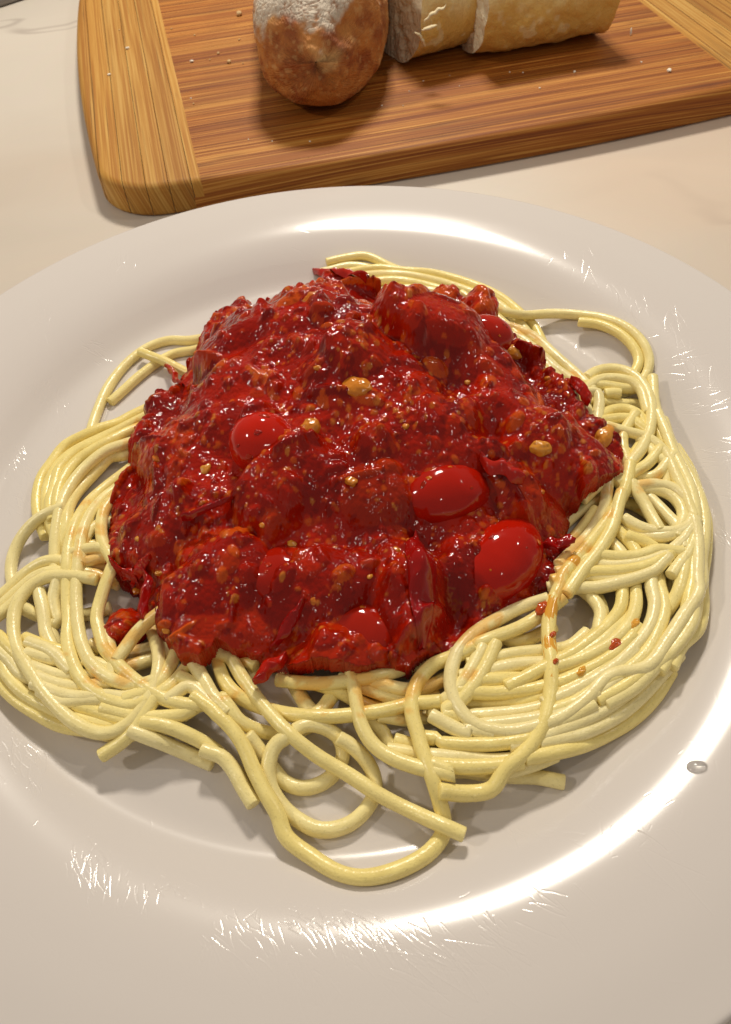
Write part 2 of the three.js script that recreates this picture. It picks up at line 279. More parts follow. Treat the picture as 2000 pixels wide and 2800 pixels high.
{ // the floury heel that points at the viewer
  const F = at(862, 276, BT + 0.008).add(new THREE.Vector3(0.002, 0, 0.006)), L = 0.16, wm = 0.0285, hm = 0.050;
  const surf = (u, v) => {
    const sd = v < 0.7 ? 0.05 * Math.pow(v / 0.7, 1.8) : lerp(0.05, L, (v - 0.7) / 0.3);
    const e = clamp(sd / 0.037), k = Math.pow(1 - Math.pow(1 - e, 2.7), 0.5), th = u * Math.PI * 2;
    const c = Math.cos(th), q = Math.sin(th), w = wm * k * (1 + 0.10 * smooth(0.02, 0.1, sd)), up = hm * (0.52 + 0.48 * k) * (q > 0 ? 1 : 1);
    const px = Math.sign(c) * Math.pow(Math.abs(c), 0.72) * w, mid = 0.021 * (1 + 0.25 * (1 - k));
    let py = q > 0 ? mid + Math.pow(q, 0.75) * (up - mid) * (k ** 0.7) : mid - Math.pow(-q, 0.75) * mid * (0.35 + 0.65 * k) * (k ** 0.35);
    let X = F.x + px + 0.004 * smooth(0, 0.05, sd), Y = BT + py, Z = F.z - sd + 0.001 - 0.011 * smooth(0.1, 1, c) * smooth(0, 0.009, sd) * (1 - smooth(0.03, 0.08, sd)) * 1 - 0.004 * smooth(0.3, 1, -c) * smooth(0, 0.007, sd);
    const nx = c, ny = q * 0.8, nz = (1 - k) * 1.2, n = (fbm3(X * 60, Y * 60, Z * 60, 3) - 0.5) * 0.005 + (fbm3(X * 240, Y * 240, Z * 240, 3) - 0.5) * 0.0013;
    X += nx * n; Y = Math.max(BT + 0.0004, Y + ny * n); Z += nz * n;
    const d = Math.min(sd - 0.0130 + 0.0075 * smooth(-0.55, 0.2, c) - 0.022 * smooth(0.3, 0.95, c), (c + 0.93) * 0.03, (0.80 - c) * 0.03) + (fbm3(X * 260, Y * 260, Z * 260, 3) - 0.5) * 0.012;
    let f = q > 0.15 ? smooth(-0.003, 0.003, d) : 0;
    const S = Z - 1.1 * Y, wx = X * 200 + fbm2(X * 180, S * 180, 8, 3) * 1.1, wz = S * 170 + fbm2(X * 180, S * 180, 18, 3) * 1.1, crack = 1 - smooth(0.02, 0.13, worley(wx, wz, 3)[1]), crack2 = (1 - smooth(0.02, 0.16, worley(wx * 2.1 + 5, wz * 2.1, 9)[1])) * smooth(0.45, 0.6, fbm2(X * 120, S * 120, 29, 2));
    const cr = clamp(crack * smooth(0.35, 0.55, fbm2(X * 70, S * 70, 44, 2)) + crack2 * 0.8);
    const worn = smooth(0.60, 0.78, fbm2(X * 110, S * 110, 61, 4));
    f *= (1 - 0.85 * cr) * (1 - 0.45 * worn);
    if (q > 0.15 && d > 0) { Y += 0.0003 * f - 0.0003 * cr; }
    const a = fbm3(X * 130, Y * 130, Z * 130, 4), b = fbm3(X * 420, Y * 420, Z * 420, 3), pale = smooth(0.52, 0.72, fbm3(X * 75 + 9, Y * 75, Z * 75, 3)) * 0.7 + smooth(0.60, 0.70, b) * 0.45;
    const a2 = smooth(0.3, 0.7, a); const side = smooth(0.1, 0.9, Math.abs(c)) * smooth(0.012, 0.05, sd);
    const crust = [lerp(lerp(0.30, 0.52, a2), 0.70, pale * 0.7 + side * 0.25), lerp(lerp(0.075, 0.20, a2), 0.43, pale * 0.7 + side * 0.25), lerp(lerp(0.012, 0.04, a2), 0.17, pale * 0.7 + side * 0.2)];
    const fl = 0.50 + 0.34 * b;
    return { p: [X, Y, Z], uv: [u * 4, sd / 0.06], c: [lerp(crust[0], fl, f), lerp(crust[1], fl * 0.86, f), lerp(crust[2], fl * 0.69, f)] };
  };
  const g = gridGeo(300, 300, surf, true);
  const t = thing('bread_heel', [0, 0, 0], 'crusty brown bread end with cracked white flour on top, nearest the plate', 'bread');
  mesh('crust', g, new THREE.MeshPhysicalMaterial({ vertexColors: true, roughness: 0.75, bumpMap: crustBump, bumpScale: 0.0006 }), t);
  const back = F.z - L + 0.001, cut = gridGeo(60, 12, (u, v) => { const p = surf(u, 1).p, k = 1 - v; return { p: [lerp(F.x - 0.003, p[0], k), lerp(BT + 0.024, p[1], k), back + (fbm2(p[0] * 300 * k, p[1] * 300 * k, 3, 3) - 0.5) * 0.002 * (v > 0 ? 1 : 0)], uv: [p[0] * k / 0.05, p[1] * k / 0.05] }; });
  mesh('crumb', cut, new THREE.MeshStandardMaterial({ color: new THREE.Color(0.72, 0.6, 0.4), roughness: 0.9, bumpMap: crumbBump, bumpScale: 0.001 }), t);
}
function cutPiece(label, A, ang, len, w, h, seed, tilt) {
  const t = thing('bread_piece', [A.x, BT, A.z], label, 'bread'); t.rotation.y = ang;      // its length runs along +x, its front side is +z
  const prof = (u) => { const th = u * Math.PI * 2, c = Math.cos(th), s = Math.sin(th); return [Math.sign(c) * Math.pow(Math.abs(c), 0.9) * w, s > 0 ? 0.42 * h + Math.pow(s, 0.92) * 0.58 * h : 0.42 * h - Math.pow(-s, 0.8) * 0.42 * h]; };
  const edge = (y, z) => (y / h - 0.2) * tilt + (fbm2(y * 160, z * 160, seed, 3) - 0.5) * 0.0018;
  const point = (u, v) => {
    const [z, y] = prof(u), x = lerp(edge(y, z), len + (fbm2(y * 160, z * 160, seed + 5, 3) - 0.5) * 0.003, v);
    const n = (fbm3(x * 70 + seed, y * 70, z * 70, 3) - 0.5) * 0.005 + (fbm3(x * 300 + seed, y * 300, z * 300, 3) - 0.5) * 0.001, k = 1 + n / w;
    return [x, Math.max(0.0004, (y - 0.42 * h) * k + 0.42 * h), z * k];
  };
  const crust = gridGeo(200, 130, (u, v) => {
    const p = point(u, v), a = fbm3(p[0] * 90 + seed, p[1] * 90, p[2] * 90, 4), b = fbm3(p[0] * 300 + seed, p[1] * 300, p[2] * 300, 3), hi = smooth(0.38, 0.85, p[1] / h + (a - 0.5) * 0.5), bl = smooth(0.66, 0.72, fbm3(p[0] * 170 + 31 + seed, p[1] * 170, p[2] * 170, 2)) * 0.6 + smooth(0.62, 0.75, b) * 0.25;
    const k = clamp(hi + bl);
    return { p, uv: [u * 4, p[0] / 0.05], c: [lerp(lerp(0.68, 0.78, a), 0.86, k), lerp(lerp(0.41, 0.52, a), 0.72, k), lerp(lerp(0.09, 0.14, a), 0.40, k)] };
  }, true);
  mesh('crust', crust, new THREE.MeshPhysicalMaterial({ vertexColors: true, roughness: 0.6, bumpMap: crustBump, bumpScale: 0.0003 }), t);
  const face = (v0) => gridGeo(120, 40, (u, v) => {
    const e = point(u, v0), k = 1 - v, y = lerp(0.42 * h, e[1], k), z = e[2] * k, pit = smooth(0.55, 0.8, fbm2(y * 220, z * 220, seed + 3, 3)) * 0.0014 * smooth(0, 0.08, v);
    return { p: [(v0 ? e[0] : lerp(edge(0.42 * h, 0), e[0], k)) + (v0 ? -pit : pit) - (v0 ? 0 : 0), y, z], uv: [y / 0.05, z / 0.05] };
  });
  const cm = new THREE.MeshStandardMaterial({ color: new THREE.Color(0.80, 0.70, 0.50), roughness: 0.9, bumpMap: crumbBump, bumpScale: 0.0008 });
  mesh('cut_face', face(0), cm, t); mesh('cut_face', face(1), cm, t);
  return t;
}
{
  const back = (p, a, d) => new THREE.Vector3(p.x - Math.sin(a) * d, 0, p.z - Math.cos(a) * d);
  const a2 = 0.42, a3 = 0.215;
  const p2 = cutPiece('short golden bread piece with a torn pale cut side, touching the heel', back(at(1105, 164, BT + 0.002), a2, 0.013), a2, 0.040, 0.026, 0.046, 11, 0.006);
  const p3 = cutPiece('long smooth golden bread piece at the right end of the row', back(at(1292, 151, BT + 0.002), a3, 0.014), a3, 0.066, 0.027, 0.050, 57, 0.004);
  // torn shreds of crust on the short piece
  for (const [px, py, h, l, r] of [[1190, 35, 0.030, 0.011, 0.5], [1150, 105, 0.016, 0.008, -0.9], [1175, 78, 0.022, 0.007, 0.2]]) {
    const P = at(px, py, BT + h), g = gridGeo(8, 14, (u, v) => { const th = u * 6.283, k = 0.0012 * Math.sin(Math.PI * clamp(v * 0.96 + 0.02)) ** 0.6; return { p: [(v - 0.5) * l, Math.cos(th) * k * 0.6 + (fbm2(v * 6, px) - 0.5) * 0.002, Math.sin(th) * k] }; }, true);
    const m = mesh('torn_crust', g, new THREE.MeshStandardMaterial({ color: new THREE.Color(0.78, 0.66, 0.42), roughness: 0.8 }), p2); m.position.copy(p2.worldToLocal(P.clone())); m.rotation.set(0, -0.4, r);
  }
}
{ // crumbs: place, size in mm, how they look
  const rs = rngOf(5), white = new THREE.MeshStandardMaterial({ color: new THREE.Color(0.86, 0.80, 0.68), roughness: 0.8 }), tan = new THREE.MeshStandardMaterial({ color: new THREE.Color(0.62, 0.42, 0.2), roughness: 0.8 });
  const big = [[1830, 195, 2.2, 0, 'largest round white crumb, at the right end of the board'], [350, 134, 1.9, 0, 'white oval crumb in front of the dark stain on the left end cap'], [300, 206, 1.5, 0, 'small white crumb lowest on the left end cap'], [525, 170, 1.8, 0, 'white oval crumb on the brown wood, left of the bread heel'], [1571, 198, 1.4, 0, 'white crumb in front of the long bread piece'], [1724, 96, 2.2, 0, 'thin pale sliver standing behind the largest crumb'], [1271, 122, 2.6, 0, 'pale crust flake tucked under the gap between two bread pieces'], [628, 172, 2.3, 1, 'tan flake of crust left of the bread heel'], [655, 42, 3.6, 1, 'large tan flake leaning by the left side of the bread heel']];
  const small = [[598, 147, 1.6, 1], [575, 165, 0.9, 1], [530, 285, 0.9, 1], [523, 270, 0.8, 0], [533, 98, 1, 1], [470, 80, 1, 1], [1394, 198, 0.7, 0], [1430, 199, 0.6, 0], [1754, 171, 0.9, 0], [1476, 242, 0.9, 0], [1045, 290, 0.8, 0], [1103, 290, 0.6, 0], [1120, 250, 0.6, 0], [1158, 222, 0.7, 0], [745, 387, 0.7, 0], [848, 388, 0.8, 0], [680, 382, 0.6, 0], [665, 175, 0.8, 1], [655, 110, 1.2, 1], [1256, 236, 0.6, 0], [1230, 207, 0.5, 0], [327, 83, 0.9, 1]];
  for (const [px, py, s, k, label] of [...big, ...small]) {
    const P = at(px, py, BT), g = mergeVertices(new THREE.IcosahedronGeometry(1, 2)), p = g.attributes.position, sd = rs() * 99;
    for (let i = 0; i < p.count; i++) { const n = 0.65 + 0.7 * noise3(p.getX(i) * 1.6 + sd, p.getY(i) * 1.6, p.getZ(i) * 1.6); p.setXYZ(i, p.getX(i) * n, p.getY(i) * n * 0.62, p.getZ(i) * n * 0.75); }
    g.computeVertexNormals(); g.scale(s * 0.55e-3, s * 0.55e-3, s * 0.55e-3);
    const m = mesh('bread_crumb', g, k ? tan : white); m.position.set(P.x, BT + s * 0.25e-3, P.z); m.rotation.y = rs() * 6;
    if (px === 1724) { m.scale.set(0.35, 2.2, 0.5); m.position.y += 0.0008; m.rotation.z = 0.4; }
    const spot = py > 350 ? 'near the front edge of the board' : px < 700 ? (py < 130 ? 'on the brown wood left of the heel' : 'on the brown wood in front of the seam') : px < 1300 ? 'in the shade in front of the short bread piece' : 'in front of the long bread piece'; tag(m, label ?? `tiny ${k ? 'tan' : 'pale'} speck of bread crumb ${spot}`, 'crumb', label ? null : `${k ? 'tan' : 'pale'} specks ${spot}`);
  }
}
{ // plain grey boxes for the unidentified shapes in the two far corners
  const grey = new THREE.MeshStandardMaterial({ color: new THREE.Color(0.23, 0.21, 0.19), roughness: 0.5 });
  for (const [x0, y0, x1, y1, w, label] of [[0, 23, 70, 0, 0.30, 'grey slab whose near edge shows in the far left corner'], [1960, -4, 2050, 40, 0.25, 'grey flat panel whose edge shows in the far right corner']]) {
    const A = at(x0, y0, 0), B = at(x1, y1, 0), d = B.clone().sub(A).normalize(), n = new THREE.Vector3(d.z, 0, -d.x); if (n.z > 0) n.negate();
    const m = mesh(x0 ? 'grey_panel' : 'grey_slab', new RoundedBoxGeometry(w, 0.006, 0.2, 4, 0.0025), grey); m.position.copy(A).add(B).multiplyScalar(0.5).addScaledVector(n, 0.1); m.position.y = 0.003; m.rotation.y = Math.atan2(-d.z, d.x); tag(m, label, x0 ? 'panel' : 'slab');
  }
}
// ---------------------------------------------------------------- spaghetti: every strand is laid down on what lies below it
const HX0 = -0.14, HZ0 = -0.14, CELL = 0.0005, HN = 560;
const heap = new Float32Array(HN * HN);
for (let j = 0; j < HN; j++) for (let i = 0; i < HN; i++) heap[j * HN + i] = plateH(HX0 + i * CELL, HZ0 + j * CELL);
const heapAt = (x, z) => { const i = clamp(Math.round((x - HX0) / CELL), 0, HN - 1), j = clamp(Math.round((z - HZ0) / CELL), 0, HN - 1); return heap[j * HN + i]; };
const FR = { a: [0, 1700, 2.32], b: [600, 1700, 2.32], c: [1200, 1600, 2.03], d: [1450, 800, 2.5273], e: [0, 900, 2.7067], f: [900, 1100, 2.03], g: [250, 1150, 2.03], h: [0, 1400, 1.624], i: [1000, 1400, 1.624], j: [0, 2000, 1.624], k: [1000, 2000, 1.624], l: [900, 700, 1.4764], m: [0, 0, 0.812] };
function trace(text) {                                // "frame x,y x,y frame x,y": points in enlarged views of the photograph
  let f = FR.m; const out = [];
  for (const w of text.trim().split(/\s+/)) { if (FR[w]) f = FR[w]; else { const [x, y] = w.split(',').map(Number); out.push([f[0] + x / f[2], f[1] + y / f[2]]); } }
  return out;
}
// the outline of the sauce, needed first: the strands rise over the mound beneath it
const sauceTrace = trace(`m 718,605 760,620 800,625 835,650 850,668 880,685 905,670 950,660 990,655 1040,670 1090,685 1112,720 1140,750 1190,785 1215,825 1270,855 1290,890 1310,925 1345,940 1380,975 1392,1010 1380,1045 1330,1080 1280,1120 1265,1150 1250,1180 1276,1206 1240,1230 1235,1268 1200,1306 1150,1335 1090,1370 1045,1405 1000,1440 940,1455 905,1485 860,1483 800,1493 740,1497 660,1488 615,1470 580,1462 540,1455 490,1440 450,1470 410,1463 380,1430 352,1396 343,1370 315,1390 290,1415 262,1432 236,1395 245,1360 280,1350 300,1330 305,1300 265,1283 235,1245 240,1200 245,1150 250,1100 262,1060 285,1020 283,985 300,950 328,925 318,900 340,878 385,850 402,830 430,790 430,765 450,720 470,700 505,672 515,665 555,660 580,680 640,655 680,640`);
const frontness = (py) => smooth(900, 1500, py);
let SAUCE = sauceTrace.map(([x, y]) => { const p = at(x, y, lerp(0.0175, 0.0125, frontness(y))); return [p.x, p.z]; });
const sauceIn = (x, z) => polyDist(x, z, SAUCE);
const MOUND = (x, z) => { const d = sauceIn(x, z) - 0.006; if (d <= 0) return 0; const back = smooth(0.045, -0.045, z); return 0.006 + (0.009 + 0.017 * back) * (1 - Math.exp(-d / 0.020)); };
const ground = new Float32Array(HN * HN);
for (let j = 0; j < HN; j++) for (let i = 0; i < HN; i++) { const x = HX0 + i * CELL, z = HZ0 + j * CELL; ground[j * HN + i] = heap[j * HN + i]; if (Math.abs(x) < 0.1 && Math.abs(z) < 0.1) { const m = MOUND(x, z); if (m > 0) ground[j * HN + i] = heap[j * HN + i] = Math.max(heap[j * HN + i], m); } }
const groundAt = (x, z) => ground[clamp(Math.round((z - HZ0) / CELL), 0, HN - 1) * HN + clamp(Math.round((x - HX0) / CELL), 0, HN - 1)];
const settle = (x, z, y) => { const g = groundAt(x, z), e = y - g, E = 0.017; return e <= 0 ? y : g + E * (1 - Math.exp(-e / E)); };   // the heap sags under its own weight

const pastaBump = dataTex(256, 512, (u, v) => { const a = 0.6 * fbm2(u * 14, v * 36, 401, 3) + 0.4 * fbm2(u * 40, v * 120, 411, 2); return [a, a, a]; });
const pastaColour = dataTex(128, 512, (u, v) => { const a = fbm2(u * 6, v * 14, 421, 3), s = smooth(0.70, 0.8, fbm2(u * 40, v * 120, 431, 2)); const b = 0.95 + 0.08 * (a - 0.5) - 0.06 * s; return [b, b * (0.985 + 0.02 * a), b * (0.94 + 0.08 * a)]; }, true);
const PASTA = [[0.99, 0.84, 0.35], [0.99, 0.855, 0.40], [0.985, 0.82, 0.31], [0.99, 0.865, 0.44]].map((c) => new THREE.MeshPhysicalMaterial({ color: new THREE.Color(...c), map: pastaColour, vertexColors: true, roughness: 0.27, ior: 1.42, bumpMap: pastaBump, bumpScale: 0.00010 }));
const rp = rngOf(99);
function layStrand(pts, r, lift = 0, press = 0.25) {  // pixel path -> points in the scene, resting on the heap
  const c2 = new THREE.CatmullRomCurve3(pts.map(([x, y]) => new THREE.Vector3(x, y, 0)), false, 'centripetal');
  const N = Math.max(24, Math.round(c2.getLength() / 7)), px = c2.getSpacedPoints(N);
  let ys = new Float64Array(N + 1).fill(0.01), P = [];
  for (let it = 0; it < 5; it++) {
    P = px.map((p, i) => at(p.x, p.y, ys[i]));
    const req = P.map((p) => { let m = 0; for (let a = 0; a < 9; a++) { const d = a === 8 ? 0 : r * 0.8, t = a * Math.PI / 4, h = heapAt(p.x + Math.cos(t) * d, p.z + Math.sin(t) * d); m = Math.max(m, h + Math.sqrt(r * r - d * d) - r * (a === 8 ? press : 0)); } return settle(p.x, p.z, m) + lift; });
    let y = req.slice(), n = 26;
    for (let k = 0; k < n; k++) { const z = y.slice(); for (let i = 0; i <= N; i++) { const a = y[Math.max(0, i - 2)], b = y[Math.min(N, i + 2)]; z[i] = Math.max(req[i], 0.5 * (a + b)); } y = z; }
    for (let k = 0; k < 30; k++) { const z = y.slice(); for (let i = 1; i < N; i++) z[i] = (y[i - 1] + y[i] + y[i + 1]) / 3; y = z; }
    ys = Float64Array.from(y, (v, i) => it < 4 ? lerp(ys[i], v, 0.8) : lerp(ys[i], v, 0.5));
  }
  P = px.map((p, i) => at(p.x, p.y, ys[i]));
  for (const p of P) { const n = Math.ceil(r / CELL), ci = Math.round((p.x - HX0) / CELL), cj = Math.round((p.z - HZ0) / CELL); for (let b = -n; b <= n; b++) for (let a = -n; a <= n; a++) { const d2 = (a * a + b * b) * CELL * CELL, i = ci + a, j = cj + b; if (d2 < r * r && i >= 0 && j >= 0 && i < HN && j < HN) heap[j * HN + i] = Math.max(heap[j * HN + i], p.y + Math.sqrt(r * r - d2)); } }
  return P;
}
const stain = (x, y, z) => {                          // patches where tomato juice has dyed the strands that touch the sauce
  const d = -sauceIn(x, z); if (d > 0.011 || d < -0.004) return 0;
  const n = fbm3(x * 240, y * 240, z * 240, 3); return smooth(0.0, 0.06, n - 0.52 - 14 * Math.max(0, d)) * 0.7;
};
function tubeGeo(P, r, seed, radial = 12, grow = 1) {  // a round strand with blunt ends
  const curve = new THREE.CatmullRomCurve3(P, false, 'centripetal'), L = curve.getLength(), n = Math.max(8, Math.round(L / 0.0011)), fr = curve.computeFrenetFrames(n, false);
  const pos = [], uv = [], idx = [], rows = [], col = [];
  const Q = curve.getSpacedPoints(n);
  for (let i = 0; i <= n; i++) rows.push([Q[i], fr.normals[i], fr.binormals[i], r * (typeof grow === 'number' ? grow : 1) * (1 + 0.10 * (noise2(i * 0.11 + seed * 7, seed) - 0.5)), i * L / n]);
  const end = (i, s, k, d) => [Q[i].clone().addScaledVector(fr.tangents[i], s * d * r), fr.normals[i], fr.binormals[i], r * (typeof grow === 'number' ? grow : grow(i / n, 0)) * k, i * L / n];
  const all = [end(0, -1, 0.01, 0.22), end(0, -1, 0.6, 0.21), end(0, -1, 0.88, 0.15), ...rows, end(n, 1, 0.88, 0.15), end(n, 1, 0.6, 0.21), end(n, 1, 0.01, 0.22)];
  for (const [c, a, b, k0, s] of all) for (let j = 0; j <= radial; j++) { const t = j / radial * Math.PI * 2, k = typeof grow === 'number' ? k0 : k0 * grow(s / L, Math.abs(j - radial / 2)), x = Math.cos(t) * k, y = Math.sin(t) * k; { const X = c.x + a.x * x + b.x * y, Y = c.y + a.y * x + b.y * y, Z = c.z + a.z * x + b.z * y; pos.push(X, Y, Z); const t = stain(X, Y, Z); col.push(lerp(1, 0.93, t), lerp(1, 0.62, t), lerp(1, 0.30, t)); } uv.push(j / radial, s / 0.05 + seed); }
  const w = radial + 1; for (let i = 0; i + 1 < all.length; i++) for (let j = 0; j < radial; j++) { const a = i * w + j; idx.push(a, a + 1, a + w, a + 1, a + w + 1, a + w); }
  const g = new THREE.BufferGeometry(); g.setAttribute('position', new THREE.Float32BufferAttribute(pos, 3)); g.setAttribute('uv', new THREE.Float32BufferAttribute(uv, 2)); g.setAttribute('color', new THREE.Float32BufferAttribute(col, 3)); g.setIndex(idx); g.computeVertexNormals();
  const nm = g.attributes.normal; for (let i = 0; i < all.length; i++) { const a = i * w, b = a + radial, v = new THREE.Vector3(nm.getX(a) + nm.getX(b), nm.getY(a) + nm.getY(b), nm.getZ(a) + nm.getZ(b)).normalize(); nm.setXYZ(a, v.x, v.y, v.z); nm.setXYZ(b, v.x, v.y, v.z); }
  return g;
}
const HEART = [1010, 1330];
function strandLabel(T, zone) {                       // how one strand looks and where it lies
  const L = T.reduce((a, p, k) => k ? a + Math.hypot(p[0] - T[k - 1][0], p[1] - T[k - 1][1]) : 0, 0), a = T[0], b = T[T.length - 1], m = T[Math.floor(T.length / 2)];
  const chord = Math.hypot(a[0] - b[0], a[1] - b[1]) / L, len = L > 620 ? 'long' : L > 300 ? 'medium long' : 'short', bend = chord > 0.965 ? 'nearly straight' : chord > 0.85 ? 'gently curved' : chord > 0.55 ? 'curved' : 'strongly looped';
  const dx = m[0] - HEART[0], dy = m[1] - HEART[1], t = Math.atan2(dy, dx) * 180 / Math.PI;
  const side = t > -22 && t <= 8 ? 'right' : t > 8 && t <= 32 ? 'middle right' : t > 32 && t <= 62 ? 'lower right' : t > 62 && t <= 85 ? 'bottom right' : t > 85 && t <= 112 ? 'bottom middle' : t > 112 && t <= 140 ? 'lower left' : t > 140 && t <= 165 ? 'middle left' : t > 165 || t <= -165 ? 'left' : t > -165 && t <= -110 ? 'upper left' : t > -110 && t <= -70 ? 'top' : t > -70 && t <= -45 ? 'top right' : 'upper right';
  const d = -polyDist(m[0], m[1], sauceTrace), where = d < 45 ? 'against the sauce' : d < 130 ? 'midway out from the sauce' : 'on the outer edge';
  return `${len} ${bend} spaghetti strand at the ${side}, ${where}`;
}
let strandCount = 0; const STRANDS = [];
function longer(T) { const e = (p, q) => { const dx = p[0] - q[0], dy = p[1] - q[1], l = Math.hypot(dx, dy); return [p[0] + dx / l * 22, p[1] + dy / l * 22]; }; return [e(T[0], T[1]), ...T, e(T[T.length - 1], T[T.length - 2])]; }
function tuck(T) {                                     // a strand that ends at the sauce goes on beneath it
  const out = T.slice(), ext = (p, q) => { const dx = p[0] - q[0], dy = p[1] - q[1], l = Math.hypot(dx, dy), e = [p[0] + dx / l * 34, p[1] + dy / l * 34]; return polyDist(p[0], p[1], sauceTrace) > -38 && polyDist(e[0], e[1], sauceTrace) > polyDist(p[0], p[1], sauceTrace) + 10 ? e : null; };
  const a = ext(T[0], T[1]), b = ext(T[T.length - 1], T[T.length - 2]); if (a) out.unshift(a); if (b) out.push(b); return out;
}
function strand(zone, text, label, o = {}) {
  const len = (T) => T.reduce((a, p, i) => i ? a + Math.hypot(p[0] - T[i - 1][0], p[1] - T[i - 1][1]) : 0, 0);
  if (!label && !o.single && 'LRB'.includes(zone) && len(trace(text)) > 260) {
    const T = trace(text), k = (rp() < 0.5 ? -1 : 1) * (14 + 16 * rp());
    strand(zone, T.map(([x, y], i) => { const a = T[Math.max(0, i - 1)], b = T[Math.min(T.length - 1, i + 1)], dx = b[0] - a[0], dy = b[1] - a[1], l = Math.hypot(dx, dy) || 1; return [x - dy / l * k + (rp() - 0.5) * 14, y + dx / l * k + (rp() - 0.5) * 14]; }), null, { single: true });
  }
  const r = (o.r ?? 0.00166) * (0.97 + 0.07 * rp()), P = layStrand(tuck(label || o.single ? (typeof text === 'string' ? trace(text) : text) : longer(trace(text))), r, o.lift ?? 0, o.press), m = mesh('spaghetti_strand', tubeGeo(P, r, strandCount * 1.37), PASTA[Math.floor(rp() * 4)]);
  const own = label ?? strandLabel(typeof text === 'string' ? trace(text) : text, zone); tag(m, own, 'spaghetti'); STRANDS.push([m, own]); strandCount++; return { P, r, m };
}

// --- behind the sauce
strand('B', 'l 0,60 80,42 150,48 230,75 300,120 340,190');
strand('B', 'l 0,110 80,90 180,78 300,78 420,100 560,142 680,195 760,262 800,310 840,380');
strand('B', 'l 60,130 160,110 260,100 390,120 520,165 640,225 740,300 850,372 950,450 1030,510 1060,600');
strand('B', 'l 180,150 300,135 420,145 540,185 650,240 740,310 840,390 930,460 1010,540 1050,640');
strand('B', 'l 560,170 660,235 760,320 860,415 950,500 1020,590 1060,680');
strand('B', 'l 640,270 740,290 830,330 920,410 1000,480 1040,520');
strand('B', 'l 690,300 790,345 860,420 920,490 980,570');
strand('B', 'l 620,250 720,320 800,400 880,470 950,560 1000,640');
// --- left side
strand('L', 'e 1500,70 1400,85 1250,85 1090,140 940,255 810,420 730,590 680,740 655,850 560,930 460,1040 390,1170 350,1300 350,1400', 'spaghetti strand arching over bare plate at the upper left of the sauce');
strand('L', 'e 1500,140 1420,160 1300,180 1180,240 1020,360 910,460 820,540', 'short straight cut spaghetti end inside the upper left arch');
strand('L', 'e 1040,170 1120,200 1220,240 1330,295', 'thin spaghetti piece crossing the upper left arch');
strand('L', 'e 1120,640 1000,690 900,740 780,795 640,860 520,930 430,1020 370,1130 345,1250 350,1360 400,1500');
strand('L', 'e 1100,700 960,755 830,820 700,890 590,960 500,1060 440,1180 420,1300 440,1420');
strand('L', 'e 1000,830 900,860 790,900 680,980 580,1080 505,1190 455,1310 425,1450 410,1600 410,1760');
strand('L', 'e 470,1320 380,1350 290,1400 190,1500 120,1620 85,1750 95,1880 140,1990 230,2090', 'outermost spaghetti loop on the left, open around bare plate');
strand('L', 'e 0,2060 70,2000 160,1920 260,1840 370,1800 470,1800 600,1800 740,1830 830,1870');
strand('L', 'e 0,2110 80,2050 170,1960');
strand('L', 'e 170,2060 260,2110 380,2140 520,2130 660,2110 760,2080');
strand('L', 'e 900,1560 780,1590 660,1600 560,1580');
strand('L', 'e 880,1700 760,1690 640,1720 520,1720');
strand('L', 'e 860,1420 760,1440 680,1480 620,1560 600,1680');
strand('L', 'e 820,1640 740,1620 640,1630 560,1650');
strand('L', 'e 420,1900 400,2000 420,2110 440,2165 a 320,30 350,130');
strand('L', 'e 300,1990 320,2080 330,2165 a 290,60 320,130');
// lower left heap, from the plate up
strand('L', 'a 0,180 60,280 150,390 260,490 400,560 560,610 740,640 900,640');
strand('L', 'a 0,240 50,340 140,440 270,520 420,590 600,640 760,660 950,640 1130,600');
strand('L', 'a 20,120 100,200 190,280 320,330 470,350 620,360');
strand('L', 'a 350,500 480,530 620,570 760,620 900,660');
strand('L', 'a 700,560 850,600 1000,610 1150,590 1240,540');
strand('L', 'a 205,122 300,160 430,200 560,230');
strand('L', 'a 215,212 330,240 460,250 580,260');
strand('L', 'a 225,295 300,322 380,345 500,345 620,330');
strand('L', 'a 270,365 330,392 440,415 560,410 680,390');
strand('L', 'a 260,410 380,460 520,480 660,470 800,480 900,450');
strand('L', 'a 225,148 330,190 420,280');
strand('L', 'a 620,160 700,190 800,200 950,170');
strand('L', 'a 590,260 700,290 820,280 960,240');
strand('L', 'a 700,170 720,260 700,340');
strand('L', 'a 1060,-40 1070,90 1060,200 1010,330 940,430 880,500');
strand('L', 'a 1150,50 1130,160 1080,280 1010,390 930,450 840,480');
strand('L', 'a 1230,220 1170,310 1090,400 1000,470 930,560 850,690 750,780 645,850', 'cut spaghetti end pointing down to the left off the lower left heap');
strand('F', 'a 830,690 930,730 1060,780 1200,840 1345,905', 'straight cut spaghetti end lying on the plate, pointing right at the lower left');
strand('F', 'a 900,640 1050,660 1200,720 1330,790 1440,880 1530,1000 1590,1110', 'spaghetti end with a frayed tip beside the big front loop');
strand('L', 'e 900,1080 780,1170 650,1290 560,1440 510,1620 500,1800 500,2000 510,2165 a 430,100 450,220 500,340 580,430 700,500 850,530 940,500', 'long spaghetti strand falling straight down the left side, outer of a pair');
strand('L', 'e 860,1180 760,1260 670,1370 610,1520 580,1700 565,1900 570,2100 a 500,50 520,140 570,250 650,330 760,385 880,400 990,370', 'long spaghetti strand falling straight down the left side, inner of a pair');
strand('L', 'e 840,1250 770,1350 750,1480 770,1600 830,1700');
strand('L', 'h 430,300 330,285 230,285 150,320 90,385 62,470 75,600 a 180,290 270,430 380,560 490,650 600,700 700,705 800,660 890,570 950,470 1000,340 1010,220 985,110 960,20', 'large round spaghetti loop hanging over the lower left edge of the heap');
